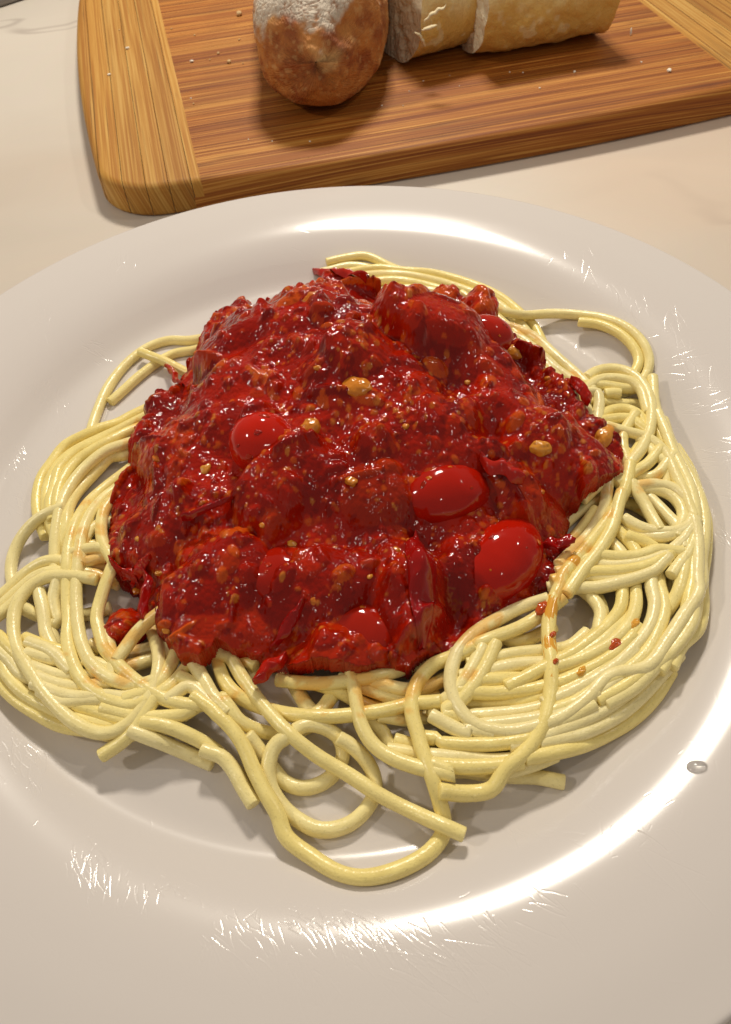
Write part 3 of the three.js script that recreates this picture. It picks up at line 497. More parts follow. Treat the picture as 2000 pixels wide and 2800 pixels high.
strand('L', 'h 510,220 480,290 450,380 430,470 a 630,60 660,160 730,250 830,350 940,430 1060,495 1200,530 1330,515 1430,480 1500,440', 'smooth spaghetti strand sweeping in a wide curve under the lower left tip of the sauce');
// --- in front
strand('F', 'a 1180,370 1280,430 1360,500');
strand('F', 'a 1100,470 1200,410 1290,470 1330,520');
strand('F', 'a 1230,260 1270,330 1310,400 1350,470 1420,540');
strand('F', 'b 60,540 130,630 250,690 390,710 500,690 620,640');
strand('F', 'b 470,390 510,460 560,540 620,600');
strand('F', 'b 770,420 710,480 650,560 560,620');
strand('F', 'b 640,400 740,430 850,490 960,540 1080,560');
strand('F', 'b 880,400 980,440 1100,480 1230,500 1340,480');
strand('F', 'b 960,370 1080,410 1200,430 1330,410 1450,350');
strand('F', 'b 180,80 215,150 220,230 200,330');
strand('F', 'b 480,690 560,655 670,675 760,740 785,850 740,950 650,1025 530,1055 420,1020 340,930 250,810 180,720', 'small inner ring of spaghetti in front of the sauce');
strand('F', 'b 450,720 360,780 315,890 320,1030 385,1150 490,1250 640,1320 800,1295 920,1205 985,1085 975,960 915,860 830,780 760,740', 'round spaghetti ring lying on the plate under the long diagonal strand');
strand('F', 'b 950,600 1030,690 1090,790 1180,840 1320,860');
strand('F', 'b 1060,600 1200,620 1340,600 1470,550 1550,470 1600,390 1610,300');
strand('R', 'c 0,1040 120,1030 250,1045 400,1060 540,1065 695,1095', 'straight cut spaghetti end pointing right beside the bright glint on the plate');
strand('R', 'b 1120,820 1250,840 1400,850 1560,850 c 200,900 330,960 480,960');
strand('R', 'c 0,950 150,960 320,975 480,955 620,900');
strand('R', 'c 0,1000 150,1010 300,1005 420,990');
strand('R', 'c 480,960 640,930 800,890 950,820 1080,740 1200,620 1290,480', 'lowest spaghetti strand of the right sheaf, lying along the plate');
strand('R', 'c 560,880 700,850 850,800 1000,720 1120,620 1230,500 1335,385', 'spaghetti strand with a round wet end at the lower right edge');
strand('R', 'c 440,880 600,830 760,770 900,700 1040,600 1150,500 1240,390 1300,300');
// --- right sheaf
strand('R', 'i 1270,20 1300,120 1310,220');
strand('R', 'd 1140,1480 1190,1540 1195,1620 1160,1720 1140,1850');
strand('R', 'd 960,1100 1050,1260 1120,1420 1155,1600 1155,1800 1160,1950 1150,2080 c 1430,100 1400,230 1320,330 1250,440');
strand('R', 'd 860,900 930,1060 1000,1180 1080,1330 1130,1500 1140,1680 1125,1850 1120,1990 c 1390,60 1370,170 1290,300 1180,430 1060,540 920,620');
strand('R', 'd 1100,1680 1070,1880 c 1330,40 1250,170 1160,300 1050,430 940,530 800,600 640,650');
strand('R', 'c 200,420 340,410 480,400 620,380 760,330');
strand('R', 'c 160,500 300,470 450,440 600,430 740,390 860,320');
strand('R', 'c 160,660 300,655 460,645 620,610 770,550 900,470 1010,370 1080,260');
strand('R', 'c 200,725 340,715 500,695 660,650 800,590 930,510 1060,390');
strand('R', 'c 250,780 400,765 560,740 700,690 840,620');
strand('R', 'c 150,590 280,600 420,590 560,570 700,530 830,470 950,400 1050,310');
strand('R', 'c 850,30 900,110 910,200 860,290');
strand('R', 'c 790,20 860,80 900,150 890,230');
strand('R', 'd 830,1800 840,1920 c 1180,0 1200,110 1170,230 1090,340 990,440 870,520 740,590 620,640');
strand('R', 'd 700,1820 730,1930 c 1090,0 1095,110 1060,210 970,310 860,380 740,430 620,460');
strand('R', 'd 620,1830 640,1950 c 1020,10 1010,120 950,210 850,300 740,380 620,440 490,510 375,565', 'spaghetti strand with a square cut end in the middle of the right sheaf');
strand('R', 'c 300,360 260,450 190,560 120,640 20,710 b 1500,600');
strand('R', 'c 330,270 400,310 500,300 600,250');
strand('R', 'b 1390,620 1480,670 1580,710 c 160,800 260,820');
strand('R', 'b 1250,730 1400,750 c 0,870 130,885 330,880 505,855', 'level spaghetti strand with a square cut end below the right loop');
// --- right side
strand('U', 'l 700,225 780,238 900,233 1010,238 1120,255 1210,295 1275,365 1292,440 1262,505 1200,550 1110,570', 'outer spaghetti strand of the loop lying on the rim side at the upper right', { r: 0.0016 });
strand('U', 'l 1010,266 1090,277 1170,312 1230,370 1250,425 1225,480 1170,520', 'inner cut spaghetti strand of the loop at the upper right', { r: 0.0016 });
strand('U', 'd 380,640 500,640 620,660 740,660 790,640');
strand('U', 'd 480,760 600,770 720,770 830,790');
strand('U', 'd 850,640 860,760 890,880 940,1000 980,1100 1050,1230');
strand('U', 'd 390,660 480,605 590,595 700,620 770,680 800,780');
strand('U', 'd 390,800 430,900 480,960 560,1040 640,1090');
strand('U', 'd 480,860 560,815 660,808 750,850 790,930 780,1020 720,1120');
strand('U', 'd 540,880 620,870 700,880 770,930');
strand('U', 'd 700,880 650,960 640,1060 670,1160');
strand('U', 'd 900,880 950,1000 990,1110 1050,1230 1110,1370 1140,1520 1135,1680 1090,1800 1010,1910');
strand('U', 'd 800,1050 870,1130 940,1180 960,1260 940,1340');
strand('U', 'd 770,1280 850,1270 900,1240 960,1160');
strand('U', 'd 640,1440 740,1480 820,1530 900,1600');
strand('U', 'd 860,1450 950,1540 1020,1620 1050,1720');
strand('U', 'd 740,1370 880,1365 980,1405 1045,1480 1060,1560 1030,1640');
strand('U', 'd 680,1650 780,1680 900,1690 1020,1660 1110,1610');
strand('U', 'd 560,1730 620,1790 660,1850');
strand('U', 'd 620,1660 700,1740 760,1840');
strand('U', 'd 720,1700 800,1730 880,1780');
strand('U', 'd 500,1710 460,1800 420,1900');
strand('U', 'd 260,2000 400,1965 520,1975 640,1960 780,1930 900,1880');
strand('U', 'd 320,1905 440,1880 560,1890 700,1880 840,1850 950,1800 1050,1720 1120,1620');
strand('U', 'd 290,1960 420,1930 560,1930 700,1915 830,1880 930,1830');
strand('U', 'd 380,1850 480,1820 600,1830 750,1820 880,1780 1000,1790');
strand('U', 'd 230,2060 330,2040 450,2040 600,2010 740,1970 860,1920 920,1860');
strand('U', 'd 730,1340 860,1325 980,1350 1070,1420 1120,1510 1100,1600 1010,1650 880,1650 760,1620 650,1560', 'oval spaghetti loop at the right edge of the heap');
strand('U', 'd 730,1360 780,1440 830,1530 870,1600');
strand('U', 'd 660,960 790,995 890,1060 960,1150 1010,1270 1070,1390 1110,1500');
strand('U', 'd 390,590 460,545 570,528 690,558 780,635 830,750 838,870 820,970 770,1080 690,1180', 'round spaghetti loop curling beside the right shoulder of the sauce');
strand('U', 'd 520,700 570,696 622,700', 'stubby cut spaghetti end inside the curled loop right of the sauce');
strand('U', 'd 400,690 460,690 478,750 470,830');
strand('U', 'd 870,1115 810,1185 720,1240 640,1290');
// --- strands at the border of the sauce
strand('F', 'b 370,370 500,385 650,392 800,380 950,355 1100,320 1250,270 1400,230 i 560,560 690,510 790,450 880,380', 'long spaghetti strand running along the front border of the sauce');
strand('F', 'b 20,165 90,200 160,240 230,280', 'short thick spaghetti end poking out from under the front of the sauce');
strand('F', 'b -10,240 30,370 100,455 220,525 380,575 560,600 740,600 920,582 1080,555 1220,520 1350,510');
strand('F', 'b 850,390 868,500 900,650 970,770 1080,855 1200,905 1350,945 1500,970 c 0,1010');
strand('F', 'a 1230,470 1330,540 1400,610 b 0,600 90,690 160,800 220,940 290,1080 370,1220 j 1270,465 1390,560 1500,625 1600,648 k 80,635 200,590 290,530 345,450 345,380 305,230 245,60 i 240,1010 205,880 225,770 300,680 400,640 480,600', 'longest spaghetti strand, sweeping in a big open loop at the very front', { press: 0.1 });
strand('F', 'b -60,830 20,860 90,940 150,1050 190,1115');
strand('F', 'h 960,600 990,640 b 60,220 150,360 290,545 450,715 620,850 820,970 1020,1100 1280,1230 1550,1350', 'long straight spaghetti strand lying diagonally across the front rings', { press: 0 });
strand('R', 'd 1130,1560 1155,1700 1158,1850 1155,1980 c 1440,40 1360,170 1270,310 1160,450 i 1080,730 980,830 870,910 750,955 610,975 490,945 415,870 378,760 400,640 470,550 580,480 700,420 810,385', 'broad spaghetti loop sweeping from the right edge round below the sauce', { press: 0 });
strand('U', 'd 250,1590 330,1520 410,1470 470,1430');
strand('U', 'd 280,1720 360,1630 430,1540');
strand('U', 'd 300,1780 400,1680 470,1580 520,1470 530,1380');
strand('U', 'd 360,1430 450,1350 540,1285 630,1245', 'short spaghetti end emerging from the sauce at the right');
const dripStrand = strand('U', 'd 690,1180 680,1260 640,1400 550,1550 430,1710 320,1840 220,1970 i 870,310 825,420 812,540 825,690 815,840 775,970 705,1070 620,1140 k 560,255 440,275 330,265', 'spaghetti strand streaked with orange sauce, dropping down the right of the heap', { press: 0 });
strand('U', 'd 620,1430 560,1640 470,1790 380,1900 280,2040');
// ---------------------------------------------------------------- tomato sauce: a wet heap of pulp, skins and pieces
const SC = 0.0003, SX0 = -0.098, SZ0 = -0.098, SNX = 610, SNZ = 580;
const sauceTop = new Float32Array(SNX * SNZ), sd = new Float32Array(SNX * SNZ), scol = new Float32Array(SNX * SNZ * 3);
const sIdx = (x, z) => [Math.round((x - SX0) / SC), Math.round((z - SZ0) / SC)];
function blur(src, nx, nz, rad, times) {
  let a = src, b = new Float32Array(src.length);
  for (let t = 0; t < times; t++) {
    for (let j = 0; j < nz; j++) { let s = 0; for (let i = -rad; i <= rad; i++) s += a[j * nx + clamp(i, 0, nx - 1)]; for (let i = 0; i < nx; i++) { b[j * nx + i] = s / (2 * rad + 1); s += a[j * nx + Math.min(nx - 1, i + rad + 1)] - a[j * nx + Math.max(0, i - rad)]; } }
    const c = new Float32Array(src.length);
    for (let i = 0; i < nx; i++) { let s = 0; for (let j = -rad; j <= rad; j++) s += b[clamp(j, 0, nz - 1) * nx + i]; for (let j = 0; j < nz; j++) { c[j * nx + i] = s / (2 * rad + 1); s += b[Math.min(nz - 1, j + rad + 1) * nx + i] - b[Math.max(0, j - rad) * nx + i]; } }
    a = c;
  }
  return a;
}
const rsc = rngOf(4242);
{
  const under = blur(heap, HN, HN, 5, 3), ua = (x, z) => under[clamp(Math.round((z - HZ0) / CELL), 0, HN - 1) * HN + clamp(Math.round((x - HX0) / CELL), 0, HN - 1)];
  SAUCE = sauceTrace.map(([x, y]) => { let h = 0.015; for (let k = 0; k < 6; k++) { const p = at(x, y, h); h = lerp(h, Math.max(0.008, ua(p.x, p.z)) + lerp(0.0018, 0.0012, frontness(y)), 0.6); } const p = at(x, y, h); return [p.x, p.z]; });
  for (let j = 0; j < SNZ; j++) for (let i = 0; i < SNX; i++) {
    const k = j * SNX + i, x = SX0 + i * SC, z = SZ0 + j * SC, d = sauceIn(x, z) + (fbm2(x * 420, z * 420, 7, 3) - 0.5) * 0.0016; sd[k] = d;
    if (d < -0.0014) { sauceTop[k] = -1; continue; }
    const t = clamp((d + 0.0006) / 0.0058), rim = Math.sqrt(1 - (1 - t) * (1 - t));
    const bk = smooth(0.03, -0.05, z); sauceTop[k] = ua(x, z) + (0.0024 + 0.0042 * bk) * rim + 0.0055 * (1 - Math.exp(-Math.max(0, d) / 0.011)) + (fbm2(x * 55, z * 55, 71, 3) - 0.5) * 0.010 * smooth(0, 0.012, d) - 0.0012 * (1 - rim);
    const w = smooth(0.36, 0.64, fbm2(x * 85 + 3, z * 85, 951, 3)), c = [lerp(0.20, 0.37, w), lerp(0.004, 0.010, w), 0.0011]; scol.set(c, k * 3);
  }
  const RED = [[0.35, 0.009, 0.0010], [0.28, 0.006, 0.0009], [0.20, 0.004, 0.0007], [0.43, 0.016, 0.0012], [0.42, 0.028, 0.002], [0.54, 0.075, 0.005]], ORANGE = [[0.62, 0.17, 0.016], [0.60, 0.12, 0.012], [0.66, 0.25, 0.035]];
  const lump = (x, z, a, b, ang, hgt, c, sink = 0.35, mix = 0.8) => {
    const [ci, cj] = sIdx(x, z); if (ci < 2 || cj < 2 || ci > SNX - 3 || cj > SNZ - 3) return; const c0 = sauceTop[cj * SNX + ci]; if (c0 < 0) return;
    const n = Math.ceil(Math.max(a, b) / SC), ca = Math.cos(ang), sa = Math.sin(ang);
    const gx = (sauceTop[cj * SNX + Math.min(SNX - 1, ci + 6)] - sauceTop[cj * SNX + Math.max(0, ci - 6)]), gz = (sauceTop[Math.min(SNZ - 1, cj + 6) * SNX + ci] - sauceTop[Math.max(0, cj - 6) * SNX + ci]);
    const lim = 0.5, sx = clamp(gx / (12 * SC), -lim, lim), sz = clamp(gz / (12 * SC), -lim, lim);
    for (let q = -n; q <= n; q++) for (let p = -n; p <= n; p++) {
      const i = ci + p, j = cj + q; if (i < 0 || j < 0 || i >= SNX || j >= SNZ) continue; const k = j * SNX + i; if (sauceTop[k] < 0) continue;
      const u = (p * ca + q * sa) * SC / a, v = (-p * sa + q * ca) * SC / b, r2 = u * u + v * v; if (r2 >= 1) continue;
      const h = c0 + sx * p * SC + sz * q * SC - hgt * sink + hgt * (1 + sink) * Math.sqrt(1 - r2);
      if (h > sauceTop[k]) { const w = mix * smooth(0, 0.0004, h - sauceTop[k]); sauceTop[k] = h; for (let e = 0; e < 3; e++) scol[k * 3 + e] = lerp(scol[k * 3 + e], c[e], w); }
    }
  };
  const place = () => { for (; ;) { const x = SX0 + rsc() * SNX * SC, z = SZ0 + rsc() * SNZ * SC, [i, j] = sIdx(x, z); if (i < SNX && j < SNZ && sd[j * SNX + i] > 0.0005) return [x, z]; } };
  const pick = (a) => a[Math.floor(rsc() * a.length)];
  // hollows and mounds that the photograph shows: place in its pixels, half width in mm, height in mm
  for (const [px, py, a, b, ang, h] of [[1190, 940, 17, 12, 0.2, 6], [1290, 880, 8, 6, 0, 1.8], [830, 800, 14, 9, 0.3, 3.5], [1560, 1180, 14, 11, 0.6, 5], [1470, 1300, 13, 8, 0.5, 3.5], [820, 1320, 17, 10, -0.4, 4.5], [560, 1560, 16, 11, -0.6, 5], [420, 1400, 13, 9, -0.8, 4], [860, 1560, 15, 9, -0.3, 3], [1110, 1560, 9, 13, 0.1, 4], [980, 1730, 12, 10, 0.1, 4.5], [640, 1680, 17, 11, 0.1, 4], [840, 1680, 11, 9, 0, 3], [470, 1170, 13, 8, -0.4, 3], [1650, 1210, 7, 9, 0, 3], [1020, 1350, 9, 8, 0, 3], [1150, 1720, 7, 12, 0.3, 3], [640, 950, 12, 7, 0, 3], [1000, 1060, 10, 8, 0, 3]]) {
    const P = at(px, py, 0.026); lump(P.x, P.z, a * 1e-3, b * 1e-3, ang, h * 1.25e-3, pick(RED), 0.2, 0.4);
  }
  for (const [px, py, a, h] of [[1340, 1180, 9, 5], [1240, 1090, 13, 3.5], [1150, 1455, 10, 3.5], [1230, 1600, 8, 3], [640, 1270, 11, 3], [930, 1250, 9, 2.5], [700, 1000, 9, 2], [660, 1760, 8, 3], [960, 1480, 9, 2.5], [500, 1490, 7, 2]]) {
    const P = at(px, py, 0.024), [ci, cj] = sIdx(P.x, P.z), n = Math.ceil(a * 1e-3 / SC);
    for (let q = -n; q <= n; q++) for (let p = -n; p <= n; p++) { const k = (cj + q) * SNX + ci + p, r2 = (p * p + q * q) / (n * n); if (r2 < 1 && sauceTop[k] > 0) sauceTop[k] -= h * 1.45e-3 * (1 - r2) ** 2; }
  }
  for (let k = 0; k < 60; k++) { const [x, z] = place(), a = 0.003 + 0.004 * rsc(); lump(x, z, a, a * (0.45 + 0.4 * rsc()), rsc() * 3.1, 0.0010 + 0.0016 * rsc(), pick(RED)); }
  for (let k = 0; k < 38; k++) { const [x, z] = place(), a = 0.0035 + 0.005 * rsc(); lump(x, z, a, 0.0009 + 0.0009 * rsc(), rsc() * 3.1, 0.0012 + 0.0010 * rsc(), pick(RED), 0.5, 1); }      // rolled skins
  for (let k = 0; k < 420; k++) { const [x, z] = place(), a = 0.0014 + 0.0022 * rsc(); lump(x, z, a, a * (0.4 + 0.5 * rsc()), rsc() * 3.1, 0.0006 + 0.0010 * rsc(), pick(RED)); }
  let top = blur(sauceTop.map((v) => Math.max(v, 0)), SNX, SNZ, 4, 2);
  for (let k = 0; k < top.length; k++) if (sauceTop[k] > 0 && sd[k] > 0.004 && top[k] - 0.0002 > sauceTop[k]) { sauceTop[k] = top[k] - 0.0002; }   // thin juice levels the creases
  const pulpy = (x, z) => smooth(0.38, 0.58, fbm2(x * 95 + 4, z * 95, 501, 3));
  for (let k = 0; k < 4600; k++) { const [x, z] = place(); if (rsc() > 0.25 + 0.75 * pulpy(x, z)) continue; const a = 0.0005 + 0.0010 * rsc() * rsc() + 0.0003 * rsc(), o = rsc() < 0.20 * pulpy(x, z) + 0.02; lump(x, z, a, a * (0.5 + 0.5 * rsc()), rsc() * 3.1, 0.00025 + 0.00035 * rsc(), o ? pick(ORANGE) : pick(RED), 0.5, o ? 0.5 : 0.8); }
  for (let k = 0; k < 4200; k++) { const [x, z] = place(); if (rsc() > 0.12 + 0.88 * pulpy(x, z)) continue; const a = 0.00034 + 0.0004 * rsc(), o = rsc() < 0.14; lump(x, z, a, a * (0.5 + 0.5 * rsc()), rsc() * 3.1, 0.00012 + 0.0002 * rsc(), o ? pick(ORANGE) : pick(RED), 0.5, 0.4); }
  const steep = blur(sauceTop.map((v) => Math.max(v, 0)), SNX, SNZ, 3, 2);
  const soft = blur(sauceTop.map((v) => Math.max(v, 0)), SNX, SNZ, 1, 2);
  for (let k = 0; k < soft.length; k++) if (sauceTop[k] > 0 && sd[k] > 0.0015) { const g = Math.hypot(steep[k + 4] - steep[k - 4], steep[k + 4 * SNX] - steep[k - 4 * SNX]) / (8 * SC); sauceTop[k] = lerp(lerp(sauceTop[k], soft[k], 0.9), steep[k], smooth(0.7, 1.5, g) * 0.9); }
}
const sauceAt = (x, z) => { const [i, j] = sIdx(x, z); return i < 0 || j < 0 || i >= SNX || j >= SNZ ? -1 : sauceTop[j * SNX + i]; };
function onSauce(px, py) { let h = 0.024; for (let k = 0; k < 8; k++) { const p = at(px, py, h), s = sauceAt(p.x, p.z); if (s > 0) h = lerp(h, s, 0.5); } return at(px, py, h); }
{ // the sheet itself, with an edge that turns down over the strands
  const keep = new Int32Array(SNX * SNZ).fill(-1), pos = [], col = [], uv = [], idx = []; let n = 0;
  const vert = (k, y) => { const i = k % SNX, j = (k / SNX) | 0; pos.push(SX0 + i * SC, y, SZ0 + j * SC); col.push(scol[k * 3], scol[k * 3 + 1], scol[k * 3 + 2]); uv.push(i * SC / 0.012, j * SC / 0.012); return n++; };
  const inS = (k) => sauceTop[k] > 0 && sd[k] > -0.0008;
  for (let k = 0; k < keep.length; k++) if (inS(k)) keep[k] = vert(k, sauceTop[k]);
  const edges = new Map(), tri = (a, b, c) => { idx.push(a, b, c); for (const [p, q] of [[a, b], [b, c], [c, a]]) { const r = q * 1e7 + p; if (edges.has(r)) edges.delete(r); else edges.set(p * 1e7 + q, [p, q]); } };
  for (let j = 0; j + 1 < SNZ; j++) for (let i = 0; i + 1 < SNX; i++) { const k = j * SNX + i, a = keep[k], b = keep[k + 1], c = keep[k + SNX], d = keep[k + SNX + 1]; if (a >= 0 && b >= 0 && c >= 0 && d >= 0) { tri(a, c, b); tri(b, c, d); } }
  const low = new Map(), lowOf = (v) => { if (!low.has(v)) { pos.push(pos[v * 3], Math.max(0.0045, pos[v * 3 + 1] - 0.0060), pos[v * 3 + 2]); col.push(col[v * 3], col[v * 3 + 1], col[v * 3 + 2]); uv.push(uv[v * 2] + 0.2, uv[v * 2 + 1] + 0.2); low.set(v, n++); } return low.get(v); };
  for (const [p, q] of [...edges.values()]) { const a = lowOf(p), b = lowOf(q); idx.push(p, a, q, q, a, b); }
  const g = new THREE.BufferGeometry(); g.setAttribute('position', new THREE.Float32BufferAttribute(pos, 3)); g.setAttribute('color', new THREE.Float32BufferAttribute(col, 3)); g.setAttribute('uv', new THREE.Float32BufferAttribute(uv, 2)); g.setIndex(idx); g.computeVertexNormals();
  const wet = dataTex(512, 512, (u, v) => { const a = fbm2(u * 9, v * 9, 601, 3), b = 1 - smooth(0, 0.75, worley(u * 9, v * 9, 611)[0]); const c = clamp(0.6 * a + 0.4 * b); return [c, c, c]; });
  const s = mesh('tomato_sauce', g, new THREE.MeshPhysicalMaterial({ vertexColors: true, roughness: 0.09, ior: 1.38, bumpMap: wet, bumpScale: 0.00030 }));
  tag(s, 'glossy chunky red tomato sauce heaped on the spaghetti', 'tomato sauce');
}
const fleckMat = [[0.42, 0.02, 0.002], [0.55, 0.13, 0.01], [0.30, 0.008, 0.001]].map((c) => new THREE.MeshPhysicalMaterial({ color: new THREE.Color(...c), roughness: 0.15, ior: 1.42 }));
// whole cherry tomatoes lying in the sauce
const skinBump = dataTex(256, 256, (u, v) => { const a = fbm2(u * 5, v * 4, 801, 2); return [a, a, a]; });
const tomatoSkin = (c) => new THREE.MeshPhysicalMaterial({ color: new THREE.Color(...c), roughness: 0.09, ior: 1.42, bumpMap: skinBump, bumpScale: 0.0004 });
function blob(radii, seed, amp = 0.06, freq = 1.4, det = 24) {
  const g = mergeVertices(new THREE.IcosahedronGeometry(1, det)), p = g.attributes.position;
  for (let i = 0; i < p.count; i++) { const x = p.getX(i), y = p.getY(i), z = p.getZ(i), k = 1 + amp * 2 * (fbm3(x * freq + seed, y * freq, z * freq, 2) - 0.5); p.setXYZ(i, x * k * radii[0], y * k * radii[1], z * k * radii[2]); }
  g.deleteAttribute('uv'); g.deleteAttribute('normal'); const m = mergeVertices(g); m.computeVertexNormals(); const q = m.attributes.position, uv = []; for (let i = 0; i < q.count; i++) uv.push(q.getX(i) / 0.02 + 0.5 + seed, (q.getZ(i) + 0.7 * q.getY(i)) / 0.02 + 0.5); m.setAttribute('uv', new THREE.Float32BufferAttribute(uv, 2)); return m;
}
for (const [px, py, a, b, c, turn, rise, tone, label] of [
  [713, 1192, 8.6, 8.4, 8.2, 0, 4.0, [0.50, 0.011, 0.0015], 'round whole red cherry tomato at the left of the sauce'],
  [1207, 1335, 12.6, 8.8, 8.6, -0.12, 1.0, [0.40, 0.008, 0.0012], 'oval red cherry tomato right of the middle of the sauce, flecked with pulp'],
  [1372, 1515, 13.6, 9.6, 9.4, -0.78, 2.2, [0.42, 0.008, 0.0012], 'largest smooth oval cherry tomato at the lower right of the sauce'],
  [1325, 905, 8.4, 6.4, 6.4, 0.15, -1.6, [0.42, 0.011, 0.002], 'half sunken cherry tomato at the upper right of the sauce'],
  [985, 1715, 11.5, 9.0, 8.5, 0.3, 0.2, [0.36, 0.010, 0.0015], 'soft cherry tomato sunk in the sauce at its front edge'],
  [775, 1570, 10.5, 8.4, 8.0, 0.2, -3.4, [0.34, 0.008, 0.0012], 'cooked cherry tomato mostly buried in the lower middle of the sauce'],
]) {
  const P = onSauce(px, py), t = mesh('cherry_tomato', blob([a * 1e-3, c * 1e-3, b * 1e-3], px, 0.035), tomatoSkin(tone));
  t.position.set(P.x, P.y - c * 1e-3 + rise * 1e-3 + 0.002, P.z); const q = at(px, py, t.position.y + c * 0.35e-3); t.position.x = q.x; t.position.z = q.z; t.rotation.y = -turn; tag(t, label, 'cherry tomato');
  for (let k = 0; k < 9; k++) { const th = rsc() * 6.28, el = 0.35 + 1.0 * rsc(), n = new THREE.Vector3(Math.cos(th) * Math.cos(el) * a, Math.sin(el) * c, Math.sin(th) * Math.cos(el) * b).multiplyScalar(0.985e-3), s = 0.0003 + 0.0007 * rsc() * rsc(); const f = mesh('pulp_fleck', blob([s * 1.5, s * 0.5, s], k + px, 0.5, 2, 4), fleckMat[k % 3], t); f.position.copy(n); f.quaternion.setFromUnitVectors(new THREE.Vector3(0, 1, 0), n.clone().normalize()); }
}
// garlic
const garlicBump = noiseBump(701, 12, 12, 3, 256);
const garlicMat = [[0.60, 0.20, 0.016], [0.55, 0.14, 0.010], [0.64, 0.26, 0.03]].map((c) => new THREE.MeshPhysicalMaterial({ color: new THREE.Color(...c), roughness: 0.2, bumpMap: garlicBump, bumpScale: 0.0003 }));
const bigGarlic = [[975, 1052, 5.2, 3.4, 0.2, 'largest lump of golden garlic in the middle of the sauce'], [843, 1165, 3.6, 2.6, -0.6, 'golden garlic piece close to the round cherry tomato'], [850, 815, 4.6, 3.0, 0.1, 'golden garlic piece at the top edge of the sauce'], [1478, 1218, 3.4, 2.5, 0.3, 'golden garlic cube on the right mound of the sauce'], [1403, 955, 4.0, 3.0, 0.6, 'golden onion piece behind the half sunken tomato'], [1655, 1185, 2.8, 4.6, 0.5, 'brownish onion slice on the right edge of the sauce']];
const smallGarlic = [[800, 1490, 1.8], [960, 1310, 2.2], [437, 1562, 1.4], [856, 1637, 1.5], [560, 1280, 2], [430, 1250, 1.6], [1080, 1500, 1.4], [1500, 1030, 1.5], [870, 1000, 1.4], [1010, 1570, 1.2], [900, 1620, 1.1], [1110, 1160, 1.4], [720, 1430, 1.3], [1280, 1040, 1.3], [375, 1610, 1.6], [380, 1470, 1.2], [1480, 1340, 1.2], [455, 1720, 1.2], [1120, 1480, 1.2], [940, 880, 1.6]];
for (const [px, py, a, b, turn, label] of bigGarlic) { const P = onSauce(px, py), m = mesh('garlic_piece', blob([a * 0.88e-3, 2.1e-3, b * 0.88e-3], px * 0.1, 0.2, 1.6, 12), garlicMat[px % 3]); m.position.set(P.x, P.y - 0.0011, P.z); m.rotation.set(0.3 * Math.sin(px), -turn, 0.2); tag(m, label, 'garlic'); }
for (const [px, py, a] of smallGarlic) { const P = onSauce(px, py), m = mesh('garlic_piece', blob([a * 1e-3, a * 0.55e-3, a * 0.7e-3], px * 0.1, 0.25, 1.6, 6), garlicMat[px % 3]); m.position.set(P.x, P.y - 0.0007, P.z); m.rotation.set(0.3 * Math.sin(px), px, 0.2); tag(m, `small golden garlic crumb in the ${py < 1150 ? 'back' : py < 1480 ? 'middle' : 'front'} of the sauce, ${px < 560 ? 'far left' : px < 780 ? 'left' : px < 1000 ? 'left of centre' : px < 1250 ? 'right of centre' : 'right'}`, 'garlic', `garlic crumbs ${py < 1150 ? 'back' : py < 1480 ? 'middle' : 'front'} ${px < 560 ? 'far left' : px < 780 ? 'left' : px < 1000 ? 'left of centre' : px < 1250 ? 'right of centre' : 'right'}`); }
// loose pieces of tomato skin: two ends and the width in pixels, how far it arches
const skinMat = [[0.40, 0.008, 0.0012], [0.30, 0.0045, 0.003], [0.40, 0.012, 0.005]].map((c) => new THREE.MeshPhysicalMaterial({ color: new THREE.Color(...c), roughness: 0.10, ior: 1.42, side: THREE.DoubleSide }));
const skins = [[690, 1865, 790, 1800, 48, 0.0016, 'bright red tomato skin flap hanging off the front edge of the sauce'], [745, 1790, 830, 1640, 34, 0.0012, 'pointed red tomato skin standing out near the front of the sauce'], [1310, 1262, 1430, 1330, 60, 0.0016, 'folded red tomato skin behind the two right tomatoes'], [450, 1000, 500, 1060, 22, 0.0010, 'thin red tomato skin point sticking out at the left of the sauce'], [360, 1600, 415, 1520, 30, 0.001, 'dark red tomato skin strip at the lower left edge of the sauce'], [400, 1700, 400, 1560, 34, 0.001, 'long narrow tomato skin running down the lower left of the sauce'], [318, 1572, 380, 1590, 22, 0.001, 'small red skin drip poking left over the spaghetti'], [640, 1370, 500, 1430, 26, 0.0012, 'rolled tomato skin along the left middle of the sauce'], [1480, 1490, 1572, 1485, 44, 0.0008, 'red skin corner reaching over the strands at the right'], [860, 745, 1000, 780, 44, 0.0014, 'broad tomato skin at the very top of the sauce'], [1560, 1040, 1610, 1110, 40, 0.0012, 'tomato skin fold on the upper right edge of the sauce'], [1150, 1460, 1160, 1780, 64, 0.0010, 'wide tomato skin strip running to the front edge of the sauce']];
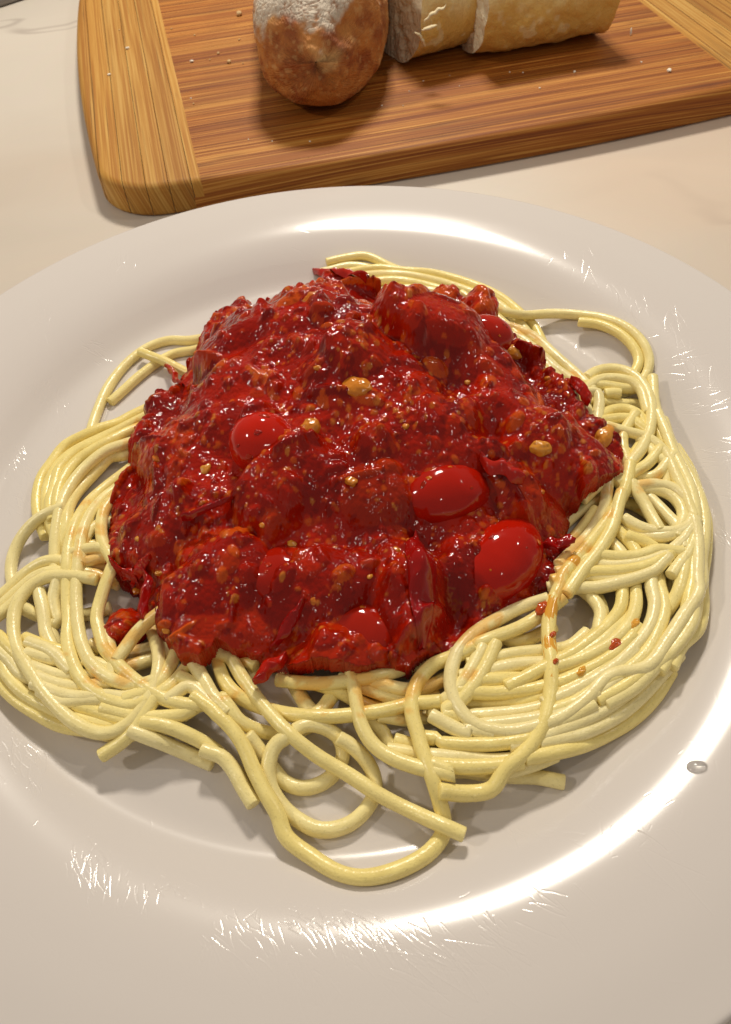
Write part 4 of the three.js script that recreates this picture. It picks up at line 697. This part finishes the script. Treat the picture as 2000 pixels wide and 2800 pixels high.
for (const [x0, y0, x1, y1, wd, arch, label] of skins) {
  const A = onSauce(x0, y0), B = onSauce(x1, y1), edge = heapAt(A.x, A.z); const s0 = sauceAt(A.x, A.z); if (s0 < 0) A.copy(at(x0, y0, edge + 0.0015)); if (sauceAt(B.x, B.z) < 0) B.copy(at(x1, y1, heapAt(B.x, B.z) + 0.0015));
  const ax = B.clone().sub(A), l = ax.length(), w = wd / FPX * A.distanceTo(EYE) * 0.5, side = new THREE.Vector3(-ax.z, 0, ax.x).normalize(), up = new THREE.Vector3(0, 1, 0);
  const g = gridGeo(28, 34, (u, v) => {
    const th = u * Math.PI * 2, c = Math.cos(th), s = Math.sin(th), wl = w * Math.pow(Math.sin(Math.PI * clamp(0.03 + v * 0.92)), 0.7) * (0.8 + 0.5 * (noise2(v * 5, x0) - 0.2));
    const P = A.clone().addScaledVector(ax, v).addScaledVector(side, c * wl + (noise2(v * 4 + 9, x0, 3) - 0.5) * w), curl = arch * (1 - c * c) + arch * 0.7 * Math.sin(Math.PI * v) + (fbm2(c * 2 + x0, v * 6, 5, 2) - 0.5) * 0.0012;
    const b = sauceAt(P.x, P.z), gnd = b > 0 ? Math.max(b, P.y - 0.002) : P.y; P.addScaledVector(up, Math.max(0, gnd - P.y) + curl + s * 0.00045 + 0.0001); return { p: [P.x, P.y, P.z] };
  }, true);
  tag(mesh('tomato_skin', g, skinMat[x0 % 3]), label, 'tomato skin');
}
// sauce that has run off the heap on to single strands
for (let j = 0; j < HN; j++) for (let i = 0; i < HN; i++) { const s = sauceAt(HX0 + i * CELL, HZ0 + j * CELL); if (s > 0) heap[j * HN + i] = Math.max(heap[j * HN + i], s); }
function near(path, px, py) { let best = 0, bd = 1e9; path.forEach((p, i) => { const q = at(px, py, p.y), d = Math.hypot(q.x - p.x, q.z - p.z); if (d < bd) { bd = d; best = i; } }); return best; }
const smearMat = [[0.74, 0.36, 0.045], [0.48, 0.07, 0.008]].map((c) => new THREE.MeshPhysicalMaterial({ color: new THREE.Color(...c), roughness: 0.15 }));
function smear(S, x0, y0, x1, y1, grow, mat, label) {
  const a = near(S.P, x0, y0), b = near(S.P, x1, y1), P = S.P.slice(Math.min(a, b), Math.max(a, b) + 1); if (P.length < 3) return;
  tag(mesh('sauce_smear', tubeGeo(P, S.r, 3.3 + x0, 12, (t, k) => lerp(0.93, grow, smooth(0, 0.3, Math.min(t, 1 - t))) + 0.09 * (fbm2(t * 9, k * 0.42 + x0, 5, 2) - 0.5)), smearMat[mat]), label, 'sauce smear');
}
smear(dripStrand, 1510, 1590, 1514, 1860, 1.03, 0, 'orange film of sauce coating the falling strand at the right');
smear(dripStrand, 1535, 1540, 1555, 1510, 1.05, 0, 'small orange smear on the strand beside the skin corner');
for (const [px, py, s, mat, label] of [[1512, 1735, 1.0, 1, 'dark red speck in the orange film, upper of two'], [1519, 1808, 0.9, 1, 'dark red speck at the lower end of the orange film'], [1487, 1660, 2.4, 1, 'red blob of sauce caught between two strands at the top of the orange film'], [1680, 1760, 1.9, 1, 'orange red blob of sauce on the right sheaf of spaghetti'], [1735, 1705, 1.5, 0, 'small orange fleck of oil above the blob on the right sheaf'], [1590, 1835, 1.3, 0, 'faint orange stain on the middle of the right sheaf']]) {
  let h = 0.012; for (let k = 0; k < 6; k++) { const p = at(px, py, h); h = lerp(h, heapAt(p.x, p.z), 0.6); } const P = at(px, py, h), m = mesh('sauce_blob', blob([s * 1e-3, 0.7e-3, s * 0.6e-3], px, 0.4, 2, 8), smearMat[mat]); m.position.copy(P); m.position.y -= 0.0002; m.rotation.y = 0.7; tag(m, label, 'sauce blob');
}
strand('F', 'h 515,660 560,600 600,545 655,490 720,440', 'short pinkish spaghetti end lying on the lower left tip of the sauce', { press: 0.2 });
// strands that nothing tells apart share their label and a group
{ const seen = {}; for (const [m, l] of STRANDS) (seen[l] ??= []).push(m); for (const l in seen) if (seen[l].length > 1) for (const m of seen[l]) m.userData.group = 'alike: ' + l; }
renderer.render(scene, camera);
